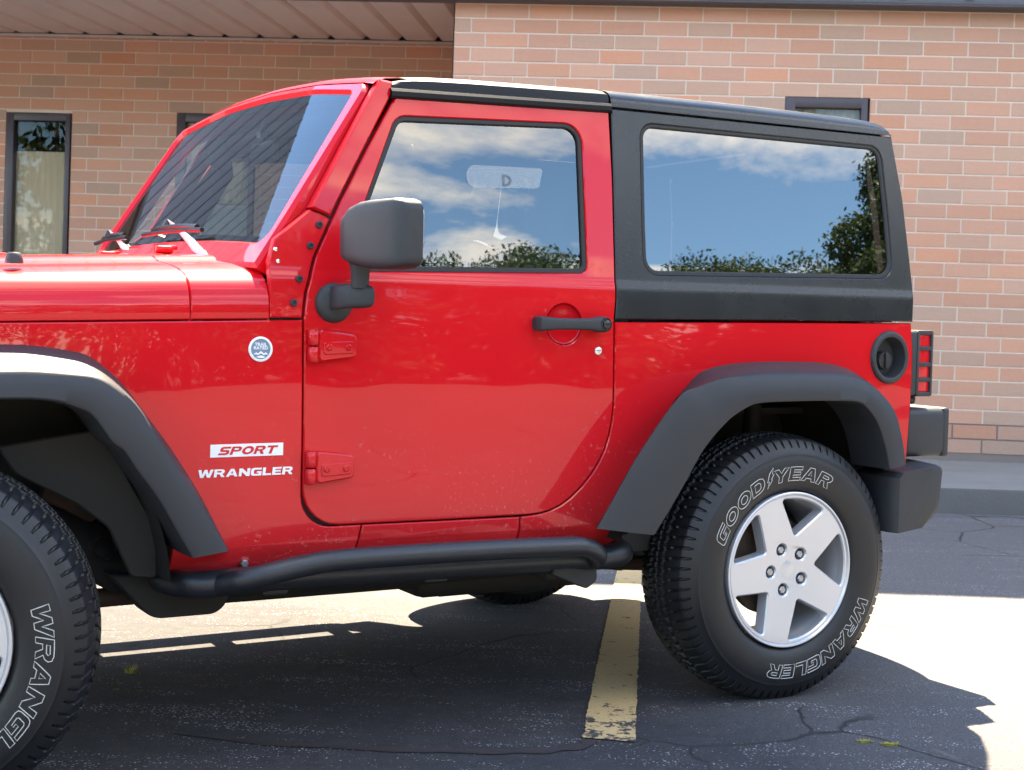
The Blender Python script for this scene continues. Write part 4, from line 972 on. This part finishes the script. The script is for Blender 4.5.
c0 = Vector((-WB - .014, .13, TR - .011)); wheel(c0 + steer @ Vector((0, -.13, 0)), steer, 37)
flipm = Matrix.Rotation(math.pi, 3, 'Z')
wheel((0, WID, TR - .011), flipm, 20); c1 = Vector((-WB, WID - .13, TR - .011)); wheel(c1 + steer @ flipm @ Vector((0, -.13, 0)), steer @ flipm, 50)
sp = wheel((.90, .93, .985), Matrix.Rotation(math.pi / 2, 3, 'Z'), 10, 'spare_wheel')
bm = bmesh.new(); tube(bm, [(.60, .93, .985), (.80, .93, .985)], .07, 20); box(bm, (.62, .93, .93), (.04, .5, .3), .01); fin(bm, 'spare_carrier', M['plastic'], car)
# --- underbody
bm = bmesh.new()
for y in (.44, WID - .44):
    tube(bm, smooth_path([(-2.85, y, .62), (-2.3, y, .60), (-2.02, y, .54), (-1.85, y, .44), (-1.4, y, .415), (-.7, y, .415), (-.42, y, .45), (-.2, y, .60), (.2, y, .66), (.58, y, .62)], 5), .062, 4)
fin(bm, 'frame_rail', M['under'], car, 30)
for y in (.40, WID - .40):
    bm = bmesh.new(); lathe(bm, [(-.012, .030), (.012, .030)], 20, (-1.955, y - .028, .522)); box(bm, (-2.02, y + .02, .66), (.16, .06, .10), .02, rot=Matrix.Rotation(R_(28), 3, 'Y')); tube(bm, [(-2.10, y + .03, .80), (-1.98, y - .01, .70), (-1.93, y, .60)], .012, 8); fin(bm, 'body_mount', M['rust'], car)
bm = bmesh.new(); tube(bm, [(0, .2, .385), (0, WID - .2, .385)], .045, 18); lathe(bm, [(-.12, .05), (-.09, .12), (0, .145), (.09, .12), (.12, .05)], 24, (0, .95, .385), 'x'); fin(bm, 'rear_axle', M['under'], car)
bm = bmesh.new(); tube(bm, [(-WB, .3, .385), (-WB, WID - .3, .385)], .042, 18); lathe(bm, [(-.12, .05), (-.09, .11), (0, .135), (.09, .11), (.12, .05)], 24, (-WB, 1.15, .385), 'x'); fin(bm, 'front_axle', M['under'], car)
for y in (.50, WID - .50):
    bm = bmesh.new(); tube(bm, [(-2.42, y, .365), (-1.78, y, .372)], .026, 12); fin(bm, 'control_arm', M['rust'], car)
    bm = bmesh.new(); tube(bm, [(-.02, y, .335), (-.60, y, .385)], .024, 12); fin(bm, 'control_arm', M['rust'], car)
bm = bmesh.new()
for y in (.32, WID - .32):
    o = fillet([(-1.95, .46), (-1.62, .44), (-1.655, .340, .055), (-1.845, .340, .07)]); panel(bm, o, (), lambda u, v, d, y=y: Vector((u, y + d, v)), 0, .004, .08)
box(bm, (-1.15, .80, .385), (.95, .62, .12), .03); box(bm, (-.50, .74, .395), (.42, .44, .13), .05); tube(bm, [(-1.6, .75, .42), (-.9, .70, .40), (-.35, .62, .42), (-.1, .55, .60)], .03, 10)
lathe(bm, [(-.25, .02), (-.23, .10), (.2, .10), (.22, .02)], 20, (.36, .80, .50), 'x')
fin(bm, 'skid_plate', M['under'], car, 35, True)
for y in (.36, WID - .36):
    bm = bmesh.new(); tube(bm, [(.10, y, .42), (.16, y + .05, .86)], .030, 14); fin(bm, 'shock_absorber', M['liner'], car)
    bm = bmesh.new(); tube(bm, [(-.06, y + .05, .40), (-.06, y + .05, .86)], .055, 14); fin(bm, 'coil_spring', M['liner'], car)
bm = bmesh.new(); box(bm, (-.69, .30, .405), (.10, .20, .055), .015); fin(bm, 'exhaust_shield', M['under'], car)
bm = bmesh.new(); box(bm, (-.70, .86, .375), (.62, .74, .17), .045, 3); box(bm, (-.70, .86, .288), (.40, .60, .012), .004); fin(bm, 'fuel_tank_skid', M['under'], car, 40)
# --- side step: two black tubes
for mir in (False, True):
    S = (lambda p: (p[0], WID - p[1], p[2])) if mir else (lambda p: p); bm = bmesh.new()
    tube(bm, [S(p) for p in smooth_path([(-1.838, .26, .455), (-1.828, .170, .458), (-1.79, .110, .462), (-1.70, .094, .466), (-1.55, .092, .470), (-1.1, .092, .466), (-.80, .090, .462), (-.68, .080, .460), (-.60, .095, .459), (-.53, .13, .460), (-.50, .22, .462)], 6)], .034, 20)
    tube(bm, [S(p) for p in smooth_path([(-1.745, .086, .463), (-1.72, .058, .472), (-1.695, .036, .480), (-1.635, .012, .496), (-1.56, .002, .510), (-1.45, -.004, .520), (-1.1, -.006, .520), (-.80, -.006, .514), (-.735, .0, .505), (-.695, .014, .488), (-.675, .035, .470), (-.665, .07, .460)], 6)], .0275, 20)
    st_ = fin(bm, 'side_step', M['tube'], car, 60)
    for x in (-1.60, -1.15, -.72): bm = bmesh.new(); box(bm, S((x, .19, .440)), (.07, .22, .028), .008); fin(bm, 'step_bracket', M['under'], st_)
    bm = bmesh.new()
    o = fillet([(-.80, .44), (-.66, .45), (-.655, .40, .02), (-.69, .378, .02), (-.80, .425)]); panel(bm, o, (), lambda u, v, d: Vector(S((u, .06 + d, v))), 0, .003, .06, flip=mir)
    fin(bm, 'step_bracket', M['under'], st_)
    bm = bmesh.new(); lathe(bm, [(0, .011), (-.01, .011), (-.013, .008), (-.013, 0)], 6, S((-1.655, yside(-1.655, .50) - .002, .497))); fin(bm, 'bolt', M['steel'], st_, 35, True)
# --- fuel filler
bm = bmesh.new(); cy = yside(.491, 1.027); ell = 1.06
prof = [(.002, .0805), (-.006, .0795), (-.011, .075), (-.012, .068), (-.009, .0625), (.012, .060), (.040, .055), (.044, .0)]
lathe(bm, prof, 48, (.491, cy, 1.027))
for v in bm.verts: v.co.z = 1.027 + (v.co.z - 1.027) * ell
ff = fin(bm, 'fuel_filler', M['plastic'], car, 40, True)
bm = bmesh.new(); lathe(bm, [(.03, .030), (.012, .030), (.006, .027), (.004, 0)], 24, (.482, cy, 1.017)); box(bm, (.482, cy + .003, 1.017), (.012, .012, .05), .004); fin(bm, 'fuel_cap', M['seal'], ff, 35, True)
# --- tail lamps with slatted guards
for mir in (False, True):
    S = (lambda p: (p[0], WID - p[1], p[2])) if mir else (lambda p: p)
    bm = bmesh.new(); box(bm, S((.632, .245, 1.006)), (.052, .13, .212), .008, 3); tl = fin(bm, 'tail_lamp', M['plastic'], car, 40)
    bm = bmesh.new(); box(bm, S((.689, .245, 1.006)), (.066, .118, .196), .008, 3); fin(bm, 'lens', M['redlens'], tl, 40)
    bm = bmesh.new()
    for z in (.905, .953, 1.003, 1.056, 1.108): box(bm, S((.688, .245, z)), (.066, .132, .015), .003)
    for y in (.186, .304): box(bm, S((.719, y, 1.006)), (.010, .016, .212), .003)
    box(bm, S((.658, .184, 1.006)), (.012, .012, .212), .003)
    fin(bm, 'lamp_guard', M['plastic'], tl, 40)
# licence plate holder on the near rear corner
bm = bmesh.new(); box(bm, (.655, .25, .885), (.07, .08, .03), .012, 3); box(bm, (.695, .335, .778), (.19, .33, .160), .022, 4); box(bm, (.788, .335, .778), (.03, .33, .164), .010, 3); fin(bm, 'plate_holder', M['plastic'], car, 40)
# --- bumpers
def rsec(x0, x1, y): return [(x0, y, .668), (x1, y, .690), (x1 + .004, y, .665), (x1, y, .54), (x0, y, .50)]
bm = bmesh.new()
secs = []
for y, x0, x1, zt in ((.0, .42, .585, 0), (.006, .415, .605, 0), (.03, .40, .632, 0), (.09, .40, .675, 0), (.2, .42, .715, 0), (.4, .5, .735, 0), (.916, .5, .745, 0)):
    zb = float(np.interp(y, [0, .1, .4], [.482, .485, .50])); secs.append([(x0, y, .655), (x0 + .02, y, .672), (x1 - .03, y, .684), (x1 - .008, y, .680), (x1, y, .668), (x1 - .01, y, .56), (x1 - .035, y, .525), (x0 + .10, y, zb + .012), (x0, y, zb)])
secs2 = secs + [[(p[0], WID - p[1], p[2]) for p in s] for s in secs[-2::-1]]
V, _ = loft(bm, secs2, True); bm.faces.new(V[0]); bm.faces.new(V[-1]); fin(bm, 'rear_bumper', M['plastic'], car, 40, True)
bm = bmesh.new(); secs = []
for y, x0, x1 in ((.10, -2.90, -2.80), (.14, -2.98, -2.80), (.3, -3.06, -2.85), (.6, -3.10, -2.9), (.916, -3.11, -2.9)): secs.append([(x0, y, .49), (x0 - .015, y, .56), (x0, y, .66), (x1, y, .67), (x1, y, .48)])
secs += [[(p[0], WID - p[1], p[2]) for p in s] for s in secs[-2::-1]]
V, _ = loft(bm, secs, True); bm.faces.new(V[0]); bm.faces.new(V[-1]); fin(bm, 'front_bumper', M['plastic'], car, 40, True)
# grille with seven slots, headlamps
bm = bmesh.new(); slots = [fillet([(.62 + .098 * k - .026, .80, .02), (.62 + .098 * k + .026, .80, .02), (.62 + .098 * k + .026, 1.10, .02), (.62 + .098 * k - .026, 1.10, .02)]) for k in range(7)]
lamps = [circle2(.44, .99, .088, 32), circle2(WID - .44, .99, .088, 32)]
panel(bm, fillet([(.33, .72, .05), (WID - .33, .72, .05), (WID - .30, 1.16, .1), (1.2, 1.205), (.63, 1.205), (.30, 1.16, .1)]), slots + lamps, lambda u, v, d: Vector((-2.965 + d + .03 * ((u - .916) / .6) ** 2 + .03 * (v - .72), u, v)), 0, .008, .04, us=list(np.linspace(.35, 1.48, 9)))
gr = fin(bm, 'grille', M['red'], car, 40, True)
bm = bmesh.new(); box(bm, (-2.88, .916, .95), (.02, .70, .36)); fin(bm, 'radiator', M['dark'], gr)
for y in (.44, WID - .44):
    bm = bmesh.new(); lathe(bm, [(-.02, 0), (-.017, .04), (-.006, .078), (.01, .087), (.04, .06), (.06, 0)], 32, (-2.94, y, .99), 'x'); fin(bm, 'headlight', M['clear'], gr, 40, True)
# --- cabin
seatz = .62
for y in (.55, WID - .55):
    s = empty('seat', car)
    bm = bmesh.new(); box(bm, (-.90, y, .78), (.50, .48, .16), .05, 3); fin(bm, 'cushion', M['seatfab'], s, 50)
    bm = bmesh.new(); box(bm, (-.62, y, 1.10), (.14, .46, .58), .05, 3, rot=Matrix.Rotation(R_(14), 3, 'Y')); fin(bm, 'backrest', M['seatfab'], s, 50)
    bm = bmesh.new(); box(bm, (-.53, y, 1.46), (.09, .26, .17), .035, 3, rot=Matrix.Rotation(R_(8), 3, 'Y')); fin(bm, 'headrest', M['seatfab'], s, 50)
bm = bmesh.new(); box(bm, (-1.40, .916, 1.17), (.32, 1.34, .22), .05, 3); box(bm, (-1.1, .916, .72), (.9, .22, .25), .04); fin(bm, 'dashboard', M['interior'], car, 50)
bm = bmesh.new(); C_ = Vector((-1.13, .53, 1.17)); ax = Matrix.Rotation(R_(-62), 3, 'Y')
tube(bm, [C_ + ax @ Vector((.19 * math.cos(t), .19 * math.sin(t), 0)) for t in np.linspace(0, 2 * math.pi, 40, endpoint=False)], .015, 10, closed=True)
for a in (0, 120, 240): tube(bm, [C_, C_ + ax @ Vector((.19 * math.cos(R_(a + 90)), .19 * math.sin(R_(a + 90)), 0))], .016, 8)
tube(bm, [C_, C_ + ax @ Vector((0, 0, -.25))], .035, 12); fin(bm, 'steering_wheel', M['interior'], car)
bm = bmesh.new()
for y in (.30, WID - .30): tube(bm, smooth_path([(-1.30, y, 1.62), (-1.18, y + (.02 if y < .9 else -.02), 1.70), (-.52, y + (.02 if y < .9 else -.02), 1.715), (.1, y, 1.68), (.42, y, 1.50), (.46, y, 1.1)], 5), .036, 10); tube(bm, [(-.46, y, 1.70), (-.44, y, 1.0)], .036, 10)
tube(bm, [(-.50, .30, 1.71), (-.50, WID - .30, 1.71)], .036, 10); tube(bm, [(-1.24, .32, 1.70), (-1.24, WID - .32, 1.70)], .030, 10)
fin(bm, 'roll_bar', M['interior'], car, 60)
bm = bmesh.new(); box(bm, (-1.395, .76, 1.60), (.03, .21, .065), .018, 3); tube(bm, [(-1.39, .80, 1.62), (-1.36, .87, 1.70)], .008, 8); fin(bm, 'rear_view_mirror', M['interior'], car, 50)
bm = bmesh.new(); box(bm, (-1.37, .86, 1.66), (.02, .05, .02), .006); fin(bm, 'sensor', M['clear'], car)
bm = bmesh.new(); box(bm, (.0, .916, 1.0), (.16, .95, .5), .05, 3, rot=Matrix.Rotation(R_(12), 3, 'Y')); fin(bm, 'rear_bench', M['seatfab'], car, 50)
# --- badges
def put_text(me, x, z, rot=0.0, lift=.0015):
    for v in me.vertices:
        c, s = math.cos(rot), math.sin(rot); u, w_ = v.co.x * c - v.co.y * s, v.co.x * s + v.co.y * c; h = v.co.z
        v.co = Vector((x + u, yside(x + u, z + w_) - lift - h, z + w_))
    return me
# pale stripe with the word cut out in red
bm = bmesh.new(); panel(bm, [(-1.754, .7705), (-1.5635, .7715), (-1.5635, .8035), (-1.754, .8025)], (), lambda u, v, d: near(u, v, d - .0012), 0, .0004, .0005); bd = fin(bm, 'model_badge', M['white'], car)
bm = bmesh.new(); flat_word(bm, 'SPORT', -1.6555, .7765, .0205, .45, 1.4, .0022, .158); fin(bm, 'badge_lettering', M['red'], bd, None)
bm = bmesh.new(); flat_word(bm, 'WRANGLER', -1.660, .7215, .0195, .12, 1.4, .0014, .251, .006); fin(bm, 'name_badge', M['white'], car, None)
bm = bmesh.new(); cy = yside(-1.627, 1.040); lathe(bm, [(.0, .0315), (-.003, .0315), (-.0042, .0295), (-.0042, .0262), (-.003, .0255)], 40, (-1.627, cy, 1.040)); rb_ = fin(bm, 'round_badge', M['white'], car, 35, True)
bm = bmesh.new(); lathe(bm, [(-.0028, .0262), (-.0031, 0)], 40, (-1.627, cy, 1.040)); fin(bm, 'badge_face', M['badgeblue'], rb_, 35, True)
for s_, z_ in (('TRAIL', 1.0485), ('RATED', 1.0395)):
    me = text_mesh(s_, .0108, .0003, None, 0, 1.12, .0002); link('badge_lettering', put_text(me, -1.627, z_, 0, .0036 + .0), M['white'], rb_, None)
bm = bmesh.new()
for pts in ([(-1.647, 1.026), (-1.639, 1.032), (-1.634, 1.029), (-1.627, 1.0355), (-1.619, 1.029), (-1.614, 1.032), (-1.607, 1.026), (-1.615, 1.027), (-1.620, 1.025), (-1.627, 1.030), (-1.634, 1.025), (-1.640, 1.027)], [(-1.640, 1.020), (-1.629, 1.024), (-1.625, 1.024), (-1.614, 1.020), (-1.622, 1.018), (-1.632, 1.018)]):
    panel(bm, pts, (), lambda u, v, d: near(u, v, d - .0042), 0, .0002, .0004)
fin(bm, 'badge_mountain', M['white'], rb_)
# pale permit sticker inside the door glass
t = NT('faded_sticker'); t.set(Base_Color=(.55, .62, .66), Roughness=.6); t.b.inputs['Alpha'].default_value = .30; M['sticker'] = t.m
t = NT('sticker_ink'); t.set(Base_Color=(.12, .16, .19), Roughness=.6); t.b.inputs['Alpha'].default_value = .5; M['ink'] = t.m
bm = bmesh.new(); panel(bm, fillet([(-1.022, 1.482, .028), (-.793, 1.494, .012), (-.778, 1.551, .006), (-1.022, 1.546, .028)]), (), lambda u, v, d: near(u, v, .0125 - d), 0, .0003, .0003, flip=True)
stk = fin(bm, 'window_sticker', M['sticker'], dn)
me = text_mesh('D', .042, .001, None, 0, 1.0, .0002)
for v in me.vertices: v.co = Vector((-.896 + v.co.x, yside(-.896, 1.5) + .0105 + v.co.y * .12 - v.co.z, 1.496 + v.co.y))
link('sticker_lettering', me, M['ink'], stk, None)
# ------------------------------------------------------------------ weeds in the cracks
def weed(loc, n, h, spread, label, cols, seed):
    rnd = random.Random(seed); bm = bmesh.new(); fl = bm.faces.layers.float_vector.new('tone'); x0, y0 = loc; z0 = gz(*loc) - .001
    for i in range(n):
        a = rnd.uniform(0, 2 * math.pi); rr = spread * math.sqrt(rnd.random()); bx, by = rr * math.cos(a), rr * math.sin(a) * .5; hh = h * rnd.uniform(.4, 1.1); lean = rnd.uniform(.2, .9) * hh; w = .0016 + .001 * rnd.random()
        d = Vector((math.cos(a), math.sin(a), 0)); sd = Vector((-math.sin(a), math.cos(a), 0)); c = rnd.choice(cols); prev = None
        for t_ in (0, .4, .75, 1):
            p = Vector((bx, by, 0)) + d * lean * t_ * t_ + Vector((0, 0, hh * (t_ - .25 * t_ * t_))); ww = w * (1 - t_ * .9)
            cur = [bm.verts.new(p - sd * ww), bm.verts.new(p + sd * ww)]
            if prev: f = bm.faces.new((prev[0], prev[1], cur[1], cur[0])); f[fl] = c
            prev = cur
    o = fin(bm, 'weed', M['leaf'], None, None); o.location = (x0, y0, z0); tag(o, label, 'weed'); return o
YG = [(.42, .36, .06), (.48, .40, .08), (.30, .28, .05)]
weed((-2.027, .021), 26, .035, .02, 'tiny weed sprouting from the dark asphalt beside the front tyre', YG, 1)
weed((.158, -.409), 110, .010, .022, 'yellow-green moss tuft in the pavement crack, nearer to the yellow line', YG, 2)
weed((.222, -.428), 130, .010, .026, 'yellow-green moss tuft in the pavement crack, farther from the yellow line', YG, 3)
# ------------------------------------------------------------------ trees across the lot (seen mirrored in the car's glass and paint)
def leaves(clumps, n, size, seed, tones):
    rg = np.random.RandomState(seed); C = []; 
    tot = sum(c[3] ** 2 for c in clumps)
    V = []; T = []
    for cx, cy, cz, cr in clumps:
        m = max(30, int(n * cr * cr / tot)); d = rg.normal(size=(m, 3)); d /= np.linalg.norm(d, axis=1)[:, None]; rad = cr * rg.uniform(.35, 1.0, (m, 1)) ** .5
        p = np.array([cx, cy, cz]) + d * rad * np.array([1, 1, .8]) + rg.normal(0, cr * .08, (m, 3))
        a = rg.normal(size=(m, 3)); a /= np.linalg.norm(a, axis=1)[:, None]; b = np.cross(a, rg.normal(size=(m, 3))); b /= np.linalg.norm(b, axis=1)[:, None]
        s = size * rg.uniform(.6, 1.3, (m, 1)); q = np.stack([p - a * s, p + b * s * .5, p + a * s, p - b * s * .5], 1); V.append(q.reshape(-1, 3))
        tn = np.array(tones)[rg.randint(len(tones), size=m)] * rg.uniform(.8, 1.2, (m, 1)) * rg.uniform(.85, 1.15); T.append(tn)
    V = np.concatenate(V); T = np.concatenate(T); F = np.arange(len(V)).reshape(-1, 4)
    me = np_mesh('crown', V, F); at = me.attributes.new('tone', 'FLOAT_VECTOR', 'FACE'); at.data.foreach_set('vector', T.ravel().astype(np.float32)); return me
GREEN = [(.035, .065, .018), (.045, .080, .022), (.06, .10, .028), (.03, .055, .02)]
def tree(name, x, y, h, cr, seed, label, n=9000, leaf=.16, base=.25, group=None):
    rnd = random.Random(seed); z0 = gz(x, y); root = empty(name, None, (x, y, z0))
    cl = []; bm = bmesh.new(); tube(bm, [(0, 0, -.1), (0, 0, h * .15), (.1, .05, h * .4), (.0, .1, h * .75)], [h * .035, h * .028, h * .02, h * .006], 10)
    for i in range(26):
        a = rnd.uniform(0, 2 * math.pi); zz = rnd.uniform(base, .93); w = math.sin(math.pi * min(1, (zz - base + .12) / (1.08 - base))) ** .7
        rr = cr * w * math.sqrt(rnd.uniform(.1, 1)); r0 = cr * rnd.uniform(.20, .36); cl.append((rr * math.cos(a), rr * math.sin(a), zz * h, r0))
        tube(bm, [(0, 0, zz * h * .6), (rr * .5 * math.cos(a), rr * .5 * math.sin(a), zz * h * .85), (rr * math.cos(a), rr * math.sin(a), zz * h)], [h * .010, h * .006, h * .002], 5)
    fin(bm, 'trunk', M['bark'], root, 50)
    k = rnd.uniform(.8, 1.35); link('crown', leaves(cl, n, leaf, seed, [tuple(q * k for q in c) for c in GREEN]), M['leaf'], root, None)
    tag(root, label, 'tree', group); return root
def at(az, d): return (d * math.sin(R_(az)), -d * math.cos(R_(az)))
tree('tree', *at(81.6, 13), 5.55, 1.95, 11, 'nearest leafy tree, mirrored at the right edge of the rear side window', 100000, .034, .10)
# treeline further out: reads as one mass
cl = []; clf = []; rg = random.Random(21); bmT = bmesh.new()
azs = [-42 + 4.2 * i for i in range(19)] + [38 + 2.1 * i for i in range(26)] + [94 + 5 * i for i in range(6)]
for az in azs:
    az += rg.uniform(-1, 1); d = rg.uniform(34, 46); x, y = at(az, d); zg = gz(x, y)
    e = rg.uniform(15.7, 16.6) if 20 < az < 62 else rg.uniform(14.6, 15.5) if 62 <= az < 66 else rg.uniform(12.9, 13.9) if az > 20 else rg.uniform(6.6, 8.2)
    h = d * math.tan(R_(e)) + (1.3 if az > 20 else 7.2); near_ = 46 < az < 87
    tube(bmT, [(x, y, zg - .2), (x + .1, y, zg + h * .5), (x, y + .1, zg + h * .85)], [.3, .2, .05], 8)
    for k in range(34):
        zz = rg.uniform(.04, .40) if k < 12 else rg.uniform(.40, .93); w = math.sin(math.pi * min(1, (zz + .02))) ** .5; a = rg.uniform(0, 6.28); rr = (2.3 if near_ else 3.2) * w * math.sqrt(rg.random()); (cl if near_ and k >= 12 else clf).append((x + rr * math.cos(a), y + rr * math.sin(a), zg + zz * h, rg.uniform(.7, 1.25) * (1.4 if k < 12 else 1)))
tl_ = link('tree_line', leaves(cl, 330000, .075, 77, GREEN), [M['leaf']], None, None)
tf_ = link('foliage', leaves(clf, 150000, .21, 78, GREEN), [M['leaf']], tl_, None); tf_['kind'] = 'stuff'; tl_['kind'] = 'stuff'; tag(tl_, 'dark green line of trees across the lot, mirrored in the car windows', 'trees')
tk = fin(bmT, 'trunks', M['bark'], tl_, 50); tk['kind'] = 'stuff'
